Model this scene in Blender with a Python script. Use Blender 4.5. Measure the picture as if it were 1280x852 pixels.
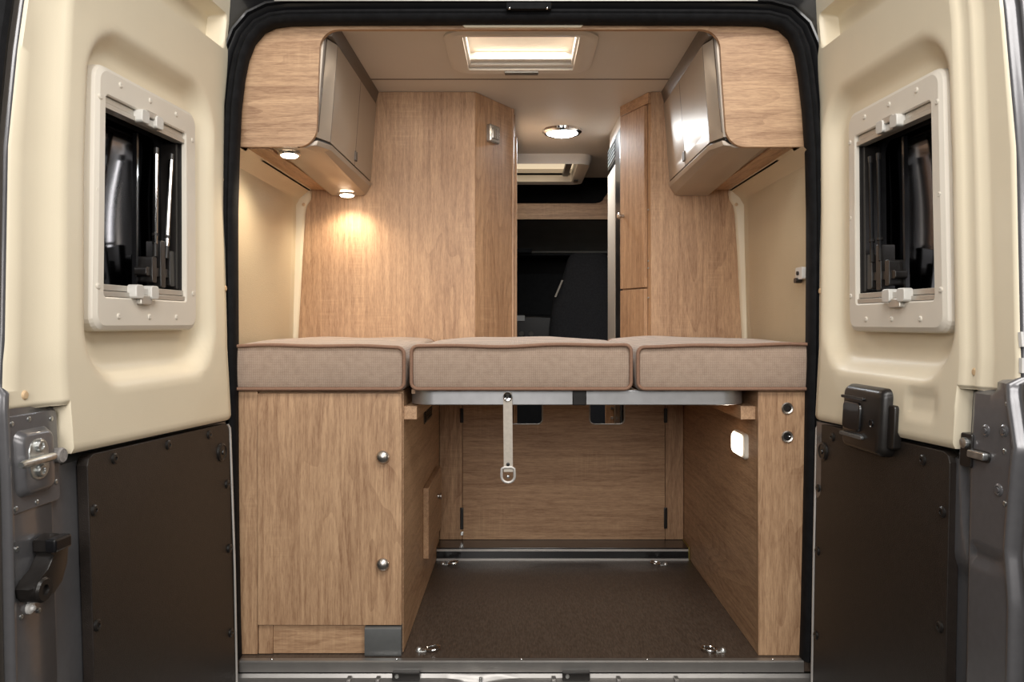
import bpy, bmesh, math, random
from mathutils import Vector, Matrix, Euler
random.seed(4)
SC = bpy.context.scene
COL = SC.collection
for o in list(bpy.data.objects): bpy.data.objects.remove(o)
PI = math.pi

# ------------------------------------------------------------------ camera
F, D, CZ = 1014.2, 2.2, .913          # focal length in px of a 1280 frame, distance to the sill, lens height over the load floor
cam = bpy.data.cameras.new('camera'); camo = bpy.data.objects.new('camera', cam); COL.objects.link(camo)
camo.location = (0, -D, CZ); camo.rotation_euler = (PI/2, 0, 0)
cam.sensor_width = 36; cam.lens = 36*F/1280
cam.shift_x = -10/1280; cam.shift_y = -22/1280
cam.clip_start = .02; cam.clip_end = 100
SC.camera = camo
# ------------------------------------------------------------------ world, lights, exposure
SC.view_settings.view_transform = 'Standard'; SC.view_settings.look = 'None'
SC.view_settings.gamma = 1; SC.view_settings.use_curve_mapping = False
SC.view_settings.exposure = 0.0
wd = bpy.data.worlds.new('world'); SC.world = wd; wd.use_nodes = True
wd.node_tree.nodes['Background'].inputs[0].default_value = (.9, .95, 1, 1)
wd.node_tree.nodes['Background'].inputs[1].default_value = .004
def area(name, loc, target, sx, sy, power, col=(1, 1, 1)):
    l = bpy.data.lights.new(name, 'AREA'); l.shape = 'RECTANGLE'; l.size = sx; l.size_y = sy
    l.energy = power; l.color = col
    o = bpy.data.objects.new(name, l); COL.objects.link(o); o.location = loc
    o.rotation_euler = (Vector(target)-Vector(loc)).to_track_quat('-Z', 'Y').to_euler()
    return o
area('studio_softbox', (.30, -1.75, 2.75), (0, -.55, .9), 1.6, .9, 46, (1, .97, .92))
area('studio_softbox', (-.5, -3.4, 1.7), (0, 0, .95), 1.4, 1.2, 54, (1, .97, .93))
area('studio_softbox', (1.25, -2.9, 1.6), (-.8, -.4, 1.0), .8, 1.2, 18, (1, .96, .90))

def at(px, py, Y):
    d = Y+D
    return Vector(((px-650)/F*d, Y, CZ+(404-py)/F*d))

# ------------------------------------------------------------------ materials
M = {}
def newmat(name):
    m = bpy.data.materials.new(name); m.use_nodes = True; M[name] = m
    nt = m.node_tree; return m, nt, nt.nodes['Principled BSDF']
def N(nt, typ, **kw):
    n = nt.nodes.new(typ)
    for k, v in kw.items():
        if k.startswith('i_'):
            n.inputs[k[2:]].default_value = v
        else: setattr(n, k, v)
    return n
def plain(name, col, rough=.5, metal=0, noise=.06, scale=30, bump=0, bscale=300, coat=0, aniso=None):
    m, nt, b = newmat(name)
    b.inputs['Roughness'].default_value = rough; b.inputs['Metallic'].default_value = metal
    b.inputs['Coat Weight'].default_value = coat; b.inputs['Coat Roughness'].default_value = .08
    tc = N(nt, 'ShaderNodeTexCoord')
    n = N(nt, 'ShaderNodeTexNoise'); n.inputs['Scale'].default_value = scale; n.inputs['Detail'].default_value = 4
    nt.links.new(tc.outputs['Object'], n.inputs['Vector'])
    r = N(nt, 'ShaderNodeValToRGB')
    r.color_ramp.elements[0].position = .3; r.color_ramp.elements[1].position = .7
    r.color_ramp.elements[0].color = (*[c*(1-noise) for c in col], 1); r.color_ramp.elements[1].color = (*[min(1, c*(1+noise)) for c in col], 1)
    nt.links.new(n.outputs['Fac'], r.inputs['Fac']); nt.links.new(r.outputs['Color'], b.inputs['Base Color'])
    if bump:
        n2 = N(nt, 'ShaderNodeTexNoise'); n2.inputs['Scale'].default_value = bscale; n2.inputs['Detail'].default_value = 2
        nt.links.new(tc.outputs['Object'], n2.inputs['Vector'])
        bp = N(nt, 'ShaderNodeBump'); bp.inputs['Strength'].default_value = bump; bp.inputs['Distance'].default_value = .002
        nt.links.new(n2.outputs['Fac'], bp.inputs['Height']); nt.links.new(bp.outputs['Normal'], b.inputs['Normal'])
    return m
def aniso(name, a, rot):
    nt = M[name].node_tree; b = nt.nodes['Principled BSDF']
    b.inputs['Anisotropic'].default_value = a; b.inputs['Anisotropic Rotation'].default_value = rot
    t = N(nt, 'ShaderNodeTangent'); t.direction_type = 'RADIAL'; t.axis = 'Z'
    nt.links.new(t.outputs[0], b.inputs['Tangent'])
def emit(name, col, strength, base=None):
    m, nt, b = newmat(name)
    b.inputs['Base Color'].default_value = (*(base or col), 1)
    b.inputs['Emission Color'].default_value = (*col, 1); b.inputs['Emission Strength'].default_value = strength
    b.inputs['Roughness'].default_value = .5
    return m

def wood(name, axis, light=(.61, .39, .23), dark=(.275, .146, .077), rough=.46, streak=1.0):
    """limed oak decor: grain runs along axis, broad cathedral bands, fine fibres and faint saw marks across"""
    m, nt, b = newmat(name); L = nt.links.new
    tc = N(nt, 'ShaderNodeTexCoord'); oi = N(nt, 'ShaderNodeObjectInfo')
    mul = N(nt, 'ShaderNodeVectorMath', operation='MULTIPLY'); mul.inputs[1].default_value = (7.3, 3.1, 5.7)
    cb = N(nt, 'ShaderNodeCombineXYZ')
    for i in range(3): L(oi.outputs['Random'], cb.inputs[i])
    L(cb.outputs[0], mul.inputs[0])
    add = N(nt, 'ShaderNodeVectorMath', operation='ADD'); L(tc.outputs['Object'], add.inputs[0]); L(mul.outputs[0], add.inputs[1])
    def scaled(al, ac):
        s = N(nt, 'ShaderNodeVectorMath', operation='MULTIPLY')
        s.inputs[1].default_value = tuple(al if a == axis else ac for a in 'xyz')
        L(add.outputs[0], s.inputs[0]); return s.outputs[0]
    def noise(vec, detail, dist=0, rough_=.5):
        n = N(nt, 'ShaderNodeTexNoise'); n.inputs['Scale'].default_value = 1; n.inputs['Detail'].default_value = detail
        n.inputs['Distortion'].default_value = dist; n.inputs['Roughness'].default_value = rough_
        L(vec, n.inputs['Vector']); return n.outputs['Fac']
    def math_(op, a, bv):
        n = N(nt, 'ShaderNodeMath', operation=op)
        for i, v in enumerate((a, bv)):
            if isinstance(v, (int, float)): n.inputs[i].default_value = v
            else: L(v, n.inputs[i])
        return n.outputs[0]
    def rng(v, a0, a1, b0, b1):
        n = N(nt, 'ShaderNodeMapRange'); n.inputs[1].default_value = a0; n.inputs[2].default_value = a1
        n.inputs[3].default_value = b0; n.inputs[4].default_value = b1; L(v, n.inputs[0]); return n.outputs[0]
    broad = noise(scaled(.8, 8), 2, .4)                        # board to board tone
    rings = noise(scaled(1.1, 7), 1.5, .25)
    saw = math_('FRACT', math_('MULTIPLY', rings, 13), 0)      # cathedral contour lines
    saw = math_('POWER', saw, 2.5)
    mid = noise(scaled(3.2, 75), 4, .3, .65)                   # growth streaks
    fib = noise(scaled(26, 300), 3, 0, .75)                    # short fibres
    cross = noise(scaled(170, 7), 2)
    patch = rng(noise(scaled(3, 6), 1), .55, .68, 0, 1)
    zone = rng(noise(scaled(.7, 4), 1), .45, .6, .15, 1)
    f = math_('MULTIPLY', rng(broad, .3, .7, 0, 1), .26*streak)
    f = math_('ADD', f, math_('MULTIPLY', math_('MULTIPLY', saw, zone), .24*streak))
    f = math_('ADD', f, math_('MULTIPLY', rng(mid, .35, .66, 0, 1), .36))
    f = math_('ADD', f, math_('MULTIPLY', rng(fib, .42, .62, 0, 1), .32))
    f = math_('SUBTRACT', f, math_('MULTIPLY', math_('MULTIPLY', rng(cross, .45, .7, 0, 1), patch), .16))
    r = N(nt, 'ShaderNodeValToRGB'); L(f, r.inputs['Fac'])
    r.color_ramp.elements[0].color = (*light, 1); r.color_ramp.elements[0].position = .08
    r.color_ramp.elements[1].color = (*dark, 1); r.color_ramp.elements[1].position = .92
    L(r.outputs['Color'], b.inputs['Base Color'])
    b.inputs['Roughness'].default_value = rough
    bp = N(nt, 'ShaderNodeBump'); bp.inputs['Strength'].default_value = .12; bp.inputs['Distance'].default_value = .001; bp.invert = True
    L(fib, bp.inputs['Height']); L(bp.outputs['Normal'], b.inputs['Normal'])
    return m
wood('oak_x', 'x'); wood('oak_z', 'z'); wood('oak_y', 'y')

def fabric(name, col, col2, ribs):
    m, nt, b = newmat(name); L = nt.links.new
    tc = N(nt, 'ShaderNodeTexCoord')
    w = N(nt, 'ShaderNodeTexWave'); w.wave_type = 'BANDS'; w.bands_direction = 'X'
    w.inputs['Scale'].default_value = ribs; w.inputs['Distortion'].default_value = 1.5; w.inputs['Detail'].default_value = 2; w.inputs['Detail Scale'].default_value = 3
    L(tc.outputs['Object'], w.inputs['Vector'])
    w2 = N(nt, 'ShaderNodeTexWave'); w2.wave_type = 'BANDS'; w2.bands_direction = 'Z'
    w2.inputs['Scale'].default_value = ribs*1.1; w2.inputs['Distortion'].default_value = 2
    L(tc.outputs['Object'], w2.inputs['Vector'])
    mx = N(nt, 'ShaderNodeMath', operation='MULTIPLY'); L(w.outputs['Fac'], mx.inputs[0]); L(w2.outputs['Fac'], mx.inputs[1])
    n = N(nt, 'ShaderNodeTexNoise'); n.inputs['Scale'].default_value = 60; L(tc.outputs['Object'], n.inputs['Vector'])
    ad = N(nt, 'ShaderNodeMath', operation='MULTIPLY_ADD'); L(n.outputs['Fac'], ad.inputs[0]); ad.inputs[1].default_value = .5; L(mx.outputs[0], ad.inputs[2])
    r = N(nt, 'ShaderNodeValToRGB'); r.color_ramp.elements[0].color = (*col2, 1); r.color_ramp.elements[1].color = (*col, 1); r.color_ramp.elements[0].position = .1; r.color_ramp.elements[1].position = .8
    L(ad.outputs[0], r.inputs['Fac']); L(r.outputs['Color'], b.inputs['Base Color'])
    b.inputs['Roughness'].default_value = .9; b.inputs['Sheen Weight'].default_value = .25
    bp = N(nt, 'ShaderNodeBump'); bp.inputs['Strength'].default_value = .5; bp.inputs['Distance'].default_value = .0015
    L(mx.outputs[0], bp.inputs['Height']); L(bp.outputs['Normal'], b.inputs['Normal'])
fabric('knit', (.50, .38, .295), (.27, .185, .138), 88)
plain('piping', (.26, .145, .095), .8, 0, .1, 200)
plain('cream_plastic', (.79, .70, .535), .42, 0, .02, 6, .10, 500)
plain('frame_plastic', (.72, .665, .58), .38, 0, .02, 8)
plain('cream_wall', (.60, .51, .36), .33, 0, .03, 5, .5, 260)
plain('clip_plastic', (.70, .50, .30), .4, 0, .03)
plain('grey_clip', (.62, .60, .56), .35, 0, .03)
plain('rail_metal', (.52, .49, .44), .38, .5, .03)
plain('ceiling_film', (.66, .63, .59), .5, 0, .02, 4, .06, 400)
plain('locker_film', (.43, .365, .30), .40, .30, .03, 5, 0, 300)
aniso('locker_film', .6, 0)
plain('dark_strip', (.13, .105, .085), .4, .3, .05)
plain('black_rubber', (.008, .008, .009), .75, 0, .3, 40, .3, 400)
M['black_rubber'].node_tree.nodes['Principled BSDF'].inputs['Specular IOR Level'].default_value = .15
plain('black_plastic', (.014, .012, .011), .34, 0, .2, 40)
plain('black_gloss', (.006, .006, .007), .3, 0, .1, 20, 0, 300, .5)
plain('body_paint', (.155, .152, .160), .28, .42, .05, 60, 0, 300, .3)
plain('body_dark', (.085, .075, .068), .38, .35, .08, 40)
plain('phenolic', (.020, .0145, .0115), .45, 0, .15, 60, .35, 500)
plain('alu', (.50, .50, .51), .38, .85, .05, 40)
plain('bracket_grey', (.20, .205, .205), .40, .6, .05, 40)
plain('edge_alu', (.62, .59, .56), .4, .4, .04, 40)
plain('sill_metal', (.36, .345, .33), .38, .8, .06, 20)
plain('chrome', (.75, .75, .75), .12, 1, .03, 20)
plain('knob_metal', (.58, .54, .50), .36, 1, .05, 20)
plain('zinc', (.55, .56, .55), .3, .9, .2, 80)
plain('webbing', (.50, .45, .39), .75, 0, .08, 100)
plain('foam', (.28, .26, .25), .9, 0, .3, 120, .8, 120)
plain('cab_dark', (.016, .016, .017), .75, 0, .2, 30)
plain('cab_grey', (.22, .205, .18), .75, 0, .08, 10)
plain('seat_cloth', (.022, .022, .025), .9, 0, .25, 90, .3, 200)
plain('white_plastic', (.75, .74, .72), .35, 0, .02)
plain('fridge_white', (.40, .35, .29), .4, .2, .03)
plain('asphalt', (.05, .045, .035), .9, 0, .4, 8, .5, 60)
plain('brass_edge', (.45, .36, .10), .35, .7, .05)
plain('switch_silver', (.45, .44, .42), .22, .8, .03)
plain('printed_grey', (.07, .07, .07), .6, 0, .2)
emit('led_warm', (1, .86, .66), 14)
emit('led_cool', (.88, .95, 1), 30)
emit('lamp_warm', (1, .86, .68), 3.0)
emit('blind_glow', (1, .80, .58), .38, (.75, .66, .55))
emit('blind_glow_soft', (1, .80, .54), .75, (.6, .52, .4))
def floor_mat():
    m, nt, b = newmat('floor_film'); L = nt.links.new
    tc = N(nt, 'ShaderNodeTexCoord')
    s = N(nt, 'ShaderNodeVectorMath', operation='MULTIPLY'); s.inputs[1].default_value = (330, 45, 45); L(tc.outputs['Object'], s.inputs[0])
    n = N(nt, 'ShaderNodeTexNoise'); n.inputs['Scale'].default_value = 1; n.inputs['Detail'].default_value = 2; L(s.outputs[0], n.inputs['Vector'])
    r = N(nt, 'ShaderNodeValToRGB'); r.color_ramp.elements[0].position = .35; r.color_ramp.elements[1].position = .7
    r.color_ramp.elements[0].color = (.055, .039, .029, 1); r.color_ramp.elements[1].color = (.105, .078, .060, 1)
    L(n.outputs['Fac'], r.inputs['Fac']); L(r.outputs['Color'], b.inputs['Base Color'])
    b.inputs['Roughness'].default_value = .36
    bp = N(nt, 'ShaderNodeBump'); bp.inputs['Strength'].default_value = .35; bp.inputs['Distance'].default_value = .001
    L(n.outputs['Fac'], bp.inputs['Height']); L(bp.outputs['Normal'], b.inputs['Normal'])
floor_mat()
def glass_mat(name, tint, mixf):
    m, nt, b = newmat(name); L = nt.links.new
    nt.nodes.remove(b); out = nt.nodes['Material Output']
    t = N(nt, 'ShaderNodeBsdfTransparent'); t.inputs[0].default_value = (*tint, 1)
    g = N(nt, 'ShaderNodeBsdfGlossy'); g.inputs['Roughness'].default_value = .11; g.inputs['Color'].default_value = (.26, .26, .28, 1)
    lw = N(nt, 'ShaderNodeFresnel'); lw.inputs[0].default_value = 1.25
    tc = N(nt, 'ShaderNodeTexCoord'); n = N(nt, 'ShaderNodeTexNoise'); n.inputs['Scale'].default_value = 4; L(tc.outputs['Object'], n.inputs['Vector'])
    d = N(nt, 'ShaderNodeBsdfDiffuse'); d.inputs[0].default_value = (.05, .05, .055, 1)
    mr = N(nt, 'ShaderNodeMapRange'); mr.inputs[1].default_value = .4; mr.inputs[2].default_value = .75; mr.inputs[3].default_value = .1; mr.inputs[4].default_value = mixf; L(n.outputs['Fac'], mr.inputs[0])
    m1 = N(nt, 'ShaderNodeMixShader'); L(mr.outputs[0], m1.inputs[0]); L(t.outputs[0], m1.inputs[1]); L(d.outputs[0], m1.inputs[2])
    m2 = N(nt, 'ShaderNodeMixShader'); L(lw.outputs[0], m2.inputs[0]); L(m1.outputs[0], m2.inputs[1]); L(g.outputs[0], m2.inputs[2])
    L(m2.outputs[0], out.inputs['Surface'])
glass_mat('tinted_glass', (.10, .10, .12), .8)

# ------------------------------------------------------------------ mesh helpers
ORG = {}
class MB:
    def __init__(s): s.v = []; s.f = []
    def add(s, vs, fs):
        b = len(s.v); s.v += [Vector(p) for p in vs]; s.f += [tuple(i+b for i in f) for f in fs]; return s
    def box(s, x0, x1, y0, y1, z0, z1):
        x0, x1 = sorted((x0, x1)); y0, y1 = sorted((y0, y1)); z0, z1 = sorted((z0, z1))
        return s.add([(x, y, z) for x in (x0, x1) for y in (y0, y1) for z in (z0, z1)],
                     [(0, 1, 3, 2), (4, 6, 7, 5), (0, 4, 5, 1), (2, 3, 7, 6), (0, 2, 6, 4), (1, 5, 7, 3)])
    def prism(s, a, b):
        n = len(a)
        return s.add(list(a)+list(b), [tuple(range(n-1, -1, -1)), tuple(range(n, 2*n))]+[(i, (i+1) % n, n+(i+1) % n, n+i) for i in range(n)])
    def extr(s, poly, fn, h0, h1): return s.prism([fn(p[0], p[1], h0) for p in poly], [fn(p[0], p[1], h1) for p in poly])
    def loft(s, rings, cap=True, closed=True):
        n = len(rings[0]); fs = []
        for k in range(len(rings)-1):
            for i in range(n if closed else n-1):
                j = (i+1) % n; fs.append((k*n+i, k*n+j, (k+1)*n+j, (k+1)*n+i))
        if cap: fs += [tuple(range(n-1, -1, -1)), tuple((len(rings)-1)*n+i for i in range(n))]
        return s.add([p for r in rings for p in r], fs)
    def ring(s, outer, inner, fn, h0, h1):
        """frame between two loops of equal length, from height h0 (back) to h1 (front)"""
        n = len(outer)
        vs = [fn(*p, h0) for p in outer]+[fn(*p, h1) for p in outer]+[fn(*p, h1) for p in inner]+[fn(*p, h0) for p in inner]
        fs = []
        for i in range(n):
            j = (i+1) % n
            for k in range(4): fs.append((k*n+i, k*n+j, ((k+1) % 4)*n+j, ((k+1) % 4)*n+i))
        return s.add(vs, fs)
    def grid(s, rows, skip=None):
        nu = len(rows[0]); fs = []
        for a in range(len(rows)-1):
            for b in range(nu-1):
                if skip and skip(a, b): continue
                fs.append((a*nu+b, a*nu+b+1, (a+1)*nu+b+1, (a+1)*nu+b))
        return s.add([p for r in rows for p in r], fs)
    def tube(s, path, r, n=8, closed=False):
        P = [Vector(p) for p in path]; m = len(P); rings = []; up = None
        for i in range(m):
            a = P[i-1] if (i or closed) else P[i]; c = P[(i+1) % m] if (i < m-1 or closed) else P[i]
            t = (c-a).normalized()
            if up is None:
                up = Vector((0, 0, 1)) if abs(t.z) < .9 else Vector((1, 0, 0))
            e1 = (up-t*up.dot(t)).normalized(); up = e1; e2 = t.cross(e1)
            rr = r[i] if isinstance(r, (list, tuple)) else r
            rings.append([P[i]+(e1*math.cos(2*PI*k/n)+e2*math.sin(2*PI*k/n))*rr for k in range(n)])
        if closed:
            fs = []
            for k in range(m):
                for i in range(n): fs.append((k*n+i, k*n+(i+1) % n, ((k+1) % m)*n+(i+1) % n, ((k+1) % m)*n+i))
            return s.add([p for q in rings for p in q], fs)
        return s.loft(rings)
    def torus(s, prof, n=24, mat=Matrix.Identity(4)):
        """ring with a closed (radius, height) section"""
        return s.loft([[mat @ Vector((r*math.cos(2*PI*k/n), r*math.sin(2*PI*k/n), h)) for k in range(n)] for r, h in list(prof)+[prof[0]]], cap=False)
    def lathe(s, prof, n=20, mat=Matrix.Identity(4)):
        """prof: list of (radius, height) along local z"""
        return s.loft([[mat @ Vector((r*math.cos(2*PI*k/n), r*math.sin(2*PI*k/n), h)) for k in range(n)] for r, h in prof])
    def mesh(s, org=Vector((0, 0, 0)), bevel=0, seg=2, angle=.6, weld=True):
        bm = bmesh.new()
        vs = [bm.verts.new(p-org) for p in s.v]
        for f in s.f:
            try: bm.faces.new([vs[i] for i in f])
            except ValueError: pass
        if weld: bmesh.ops.remove_doubles(bm, verts=bm.verts, dist=1e-5)
        bmesh.ops.recalc_face_normals(bm, faces=bm.faces)
        if bevel:
            es = [e for e in bm.edges if len(e.link_faces) == 2 and e.calc_face_angle(0) > .5]
            bmesh.ops.bevel(bm, geom=es, offset=bevel, segments=seg, profile=.5, affect='EDGES', clamp_overlap=True)
        me = bpy.data.meshes.new('m'); bm.to_mesh(me); bm.free()
        me.shade_smooth(); me.set_sharp_from_angle(angle=min(angle, .35) if bevel else angle)
        return me
    def build(s, name, mat, parent=None, bevel=0, seg=2, angle=.6):
        if parent is None:
            xs = [p.x for p in s.v]; ys = [p.y for p in s.v]; zs = [p.z for p in s.v]
            org = Vector(((min(xs)+max(xs))/2, (min(ys)+max(ys))/2, min(zs)))
        else: org = ORG[parent.name]
        me = s.mesh(org, bevel, seg, angle); me.name = name
        o = bpy.data.objects.new(name, me); COL.objects.link(o); me.materials.append(M[mat])
        if parent is None: o.location = org
        else: o.parent = parent
        ORG[o.name] = org
        return o
def B(x0, x1, y0, y1, z0, z1): return MB().box(x0, x1, y0, y1, z0, z1)
def tag(o, label=None, cat=None, group=None, kind=None):
    if label: o['label'] = label
    if cat: o['category'] = cat
    if group: o['group'] = group
    if kind: o['kind'] = kind
    return o
def thing(name, loc, label, cat=None, group=None, kind=None):
    o = bpy.data.objects.new(name, None); COL.objects.link(o); o.location = loc; o.empty_display_size = .05
    ORG[o.name] = Vector(loc)
    return tag(o, label, cat, group, kind)
def inst(name, me, mat4, parent):
    """one more object on shared mesh data, placed by a world matrix"""
    o = bpy.data.objects.new(name, me); COL.objects.link(o); o.parent = parent
    org = ORG[parent.name]; o.matrix_local = Matrix.Translation(-org) @ mat4
    ORG[o.name] = org
    return o
def shared(mb, mat, **kw):
    me = mb.mesh(**kw); me.materials.append(M[mat]); return me
def rrect(x0, x1, y0, y1, r, n=6):
    """rounded rectangle loop; r one radius or four (bl, br, tr, tl)"""
    rs = r if isinstance(r, (list, tuple)) else (r,)*4; out = []
    for (cx, cy, a0), q in zip(((x0, y0, PI), (x1, y0, 1.5*PI), (x1, y1, 0), (x0, y1, .5*PI)), rs):
        ox = cx+q if cx == x0 else cx-q; oy = cy+q if cy == y0 else cy-q
        for k in range(n+1):
            a = a0+k*PI/2/n; out.append((ox+q*math.cos(a), oy+q*math.sin(a)))
    return out
def interp(z, tab):
    if z <= tab[0][0]: return tab[0][1]
    for (a, b), (c, d) in zip(tab, tab[1:]):
        if z <= c: return b+(d-b)*(z-a)/(c-a)
    return tab[-1][1]
def sm(t): t = max(0, min(1, t)); return t*t*(3-2*t)
def sdbox(x, y, cx, cy, hx, hy, r):
    qx = abs(x-cx)-hx+r; qy = abs(y-cy)-hy+r
    return math.hypot(max(qx, 0), max(qy, 0))+min(max(qx, qy), 0)-r
def XZ(x, z, y): return Vector((x, y, z))
def YZ(y, z, x): return Vector((x, y, z))
def XY(x, y, z): return Vector((x, y, z))
def frame_mat(p, n, up=Vector((0, 0, 1))):
    """local z along n, local y about up"""
    n = n.normalized(); y = (up-n*up.dot(n)).normalized(); x = y.cross(n)
    m = Matrix((x, y, n)).transposed().to_4x4(); m.translation = p; return m

# ------------------------------------------------------------------ the setting: ground, floor, ceiling, walls
YF, YW, ZC = .11, .82, 1.775          # face frame, tall walls, ceiling
o = B(-9, 9, -9, 9, -.72, -.60).build('ground', 'asphalt'); tag(o, 'dark bare ground under the van', None, None, 'structure')
fl = B(-.84, .84, .0, 1.09, -.03, 0).build('floor', 'floor_film'); tag(fl, 'dark brown textured load floor of the van', None, None, 'structure')
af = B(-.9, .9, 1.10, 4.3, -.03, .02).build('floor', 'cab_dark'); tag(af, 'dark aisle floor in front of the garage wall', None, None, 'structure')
# ceiling: two panels meeting at a joint over the bed
SK1 = (-.172, .178, .215, .53)        # hatch opening over the bed: x0 x1 y0 y1
SK2 = (-.36, .30, 1.97, 2.52)
ce = thing('ceiling', (0, .1, ZC), 'beige grey fabric covered van ceiling in two panels', None, None, 'structure')
yj = .665
def ceil_panel(y0, y1, hole):
    x0, x1, h0, h1 = hole; mb = MB()
    mb.box(-.86, x0, y0, y1, ZC, ZC+.012); mb.box(x1, .86, y0, y1, ZC, ZC+.012)
    mb.box(x0, x1, y0, h0, ZC, ZC+.012); mb.box(x0, x1, h1, y1, ZC, ZC+.012)
    return mb
ceil_panel(YF+.015, yj-.001, SK1).build('ceiling_panel', 'ceiling_film', ce)
ceil_panel(yj+.001, 2.60, SK2).build('ceiling_panel', 'ceiling_film', ce)
B(-.86, .86, yj-.004, yj+.004, ZC-.0015, ZC+.002).build('joint_strip', 'dark_strip', ce)
B(-.9, .9, .0, 4.4, ZC+.09, ZC+.11).build('roof_skin', 'cab_dark', ce)

# side walls: moulded cream panels, swept along the van with a sloped shoulder under the locker
def side_wall(s, name, label):
    root = thing(name, (s*.84, .1, 0), label, None, None, 'structure')
    lowp = [(.782, 1.404), (.812, 1.376), (.817, 1.366), (.815, 1.35), (.818, 1.20), (.825, .95), (.832, .60), (.835, 0)]
    upp = [(.775, 1.80), (.775, 1.412), (.782, 1.404)]
    mb = MB()
    for prof, ys in ((upp, (YF+.004, .4, YW+.02)), (lowp, (.045, .10, .4, .70, .735, .76, .79, YW+.02))):
        rows = []
        for y in ys:
            k = sm((y-.70)/.07)
            rows.append([Vector((s*(x-(-k*.012 if z < 1.36 else 0)), y, z)) for x, z in prof])
        mb.grid(rows)
        mb.grid([[Vector((s*.87, y, z)) for x, z in prof] for y in (ys[0], YW+.02)])
    mb.build('wall_panel', 'cream_wall', root, angle=.5)
    # raised corner strip against the tall panel, wider at its bracket
    xs = [(.775, 1.405), (.775, 1.392), (.778, 1.372), (.792, 1.350), (.798, 1.32), (.806, 1.20), (.815, 1.03), (.828, .80)]
    rings = []
    for (x, z) in xs:
        wdt = .048 if z < 1.36 else .044+.25*(z-1.36)
        rings.append([Vector((s*x, YW-.002, z)), Vector((s*(x+.002), YW-.014, z)), Vector((s*(x+.008), YW-.018, z)),
                      Vector((s*(x+wdt*.75), YW-.024, z)), Vector((s*(x+wdt), YW-.040, z)), Vector((s*(x+wdt+.006), YW-.002, z))])
    MB().loft(rings).build('corner_strip', 'cream_plastic', root, angle=.9)
    cm = frame_mat(Vector((s*.800, YW-.020, 1.352)), Vector((-s*.3, -1, 0)))
    MB().lathe([(.001, 0), (.006, 0), (.006, .003), (.004, .0045), (.001, .005)], 14, cm).build('cap', 'clip_plastic', root)
    return root
wl = side_wall(-1, 'wall_left', 'cream moulded side wall left of the bed with sloped shoulder')
wr = side_wall(1, 'wall_right', 'cream moulded side wall right of the bed with small bracket')
for s, side in ((-1, 'left'), (1, 'right')):
    o = B(s*.88, s*.90, -.02, 4.4, -.03, ZC+.1).build('wall_'+side, 'cab_dark'); tag(o, 'dark outer skin of the van on its %s side' % side, None, None, 'structure')
# latch bracket on the right wall by the opening
br = thing('latch_bracket', (.813, .14, 1.05), 'small white metal latch bracket on the cream right wall', 'bracket')
MB().extr(rrect(.118, .175, 1.040, 1.075, .006), YZ, .818, .806).build('plate', 'white_plastic', br, .001)
MB().extr(rrect(.150, .172, 1.030, 1.045, .006), YZ, .818, .800).build('latch_tongue', 'black_plastic', br)
MB().lathe([(.001, 0), (.006, 0), (.006, .005), (.001, .006)], 12, frame_mat(Vector((.806, .150, 1.058)), Vector((-1, 0, 0)))).build('bolt', 'black_plastic', br)

# ------------------------------------------------------------------ rear opening: seal, body frame, sill
SEAL = [(297, 826), (295.5, 780), (294, 690), (293, 600), (292.5, 500), (292.5, 420), (292, 330), (292, 263), (294, 190), (296.5, 133), (301, 95), (306, 70), (314, 50), (326, 36), (340, 29.5), (360, 27), (420, 26), (560, 25.5), (720, 25.5), (880, 26)]
SEALR = [(930, 26.5), (960, 27.5), (978, 32), (990, 43), (998, 62), (1003, 90), (1008, 133), (1012, 190), (1013.5, 263), (1013.5, 330), (1013, 420), (1011.5, 500), (1010, 600), (1008, 690), (1006, 780), (1004.5, 826)]
def ysl(z): return -.005+.06*max(0, z-.85)
def sealpt(px, py):
    d = D
    for _ in range(20):
        z = CZ+(404-py)/F*d; d = D+ysl(z)
    return Vector(((px-650)/F*d, d-D, z))
path = [sealpt(*p) for p in SEAL+SEALR]
cen = Vector((0, 0, .9))
def sweep(path, prof):
    """prof: (outward, depth) pairs; outward is away from the opening's centre in the xz plane"""
    rings = []
    for i, p in enumerate(path):
        a = path[max(i-1, 0)]; b = path[min(i+1, len(path)-1)]; t = (b-a); nrm = Vector((-t.z, 0, t.x)).normalized()
        if nrm.dot(p-cen) < 0: nrm = -nrm
        rings.append([p+nrm*q[0]+Vector((0, q[1], 0)) for q in prof])
    return MB().loft(rings)
sl = sweep(path, [(0, .035), (-.002, .01), (.004, -.006), (.012, -.010), (.019, -.004), (.023, -.008), (.030, -.006), (.034, .004), (.034, .045), (.004, .05)]).build('trim_1', 'black_rubber', angle=.9)
tag(sl, 'black rubber door seal around the rear opening', None, None, 'structure')
bf = sweep(path, [(.034, .05), (.034, .012), (.040, .004), (.049, -.002), (.053, -.012), (.058, -.014), (.062, -.008), (.075, -.004), (.16, .0), (.16, .05)]).build('wall_rear', 'black_gloss', angle=.5)
tag(bf, 'glossy dark painted body frame around the rear opening', None, None, 'structure')
gt = MB().tube([p+Vector((0, -.016, .0495)) for p in [sealpt(px, 26) for px in range(345, 965, 20)]], .0012, 6).build('trim_5', 'edge_alu')  # bright tube added to draw the highlight along the dark body gutter
tag(gt, 'thin bright tube added as the gutter highlight over the rear opening', None, None, 'structure')
# door lock plate at the top of the frame
lk = thing('lock_striker', (.06, -.03, 1.80), 'black lock striker plate with two screws on the upper door frame', 'striker')
zt = at(0, 9, .05).z
B(at(633, 0, .03).x, at(689, 0, .03).x, .018, .036, at(0, 13, .03).z, at(0, 4.5, .03).z).build('plate', 'black_rubber', lk, .002)
for px in (637, 684):
    MB().lathe([(.001, 0), (.004, 0), (.003, .003), (.001, .004)], 10, frame_mat(at(px, 10, .018), Vector((0, -1, 0)))).build('screw', 'chrome', lk)
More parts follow.
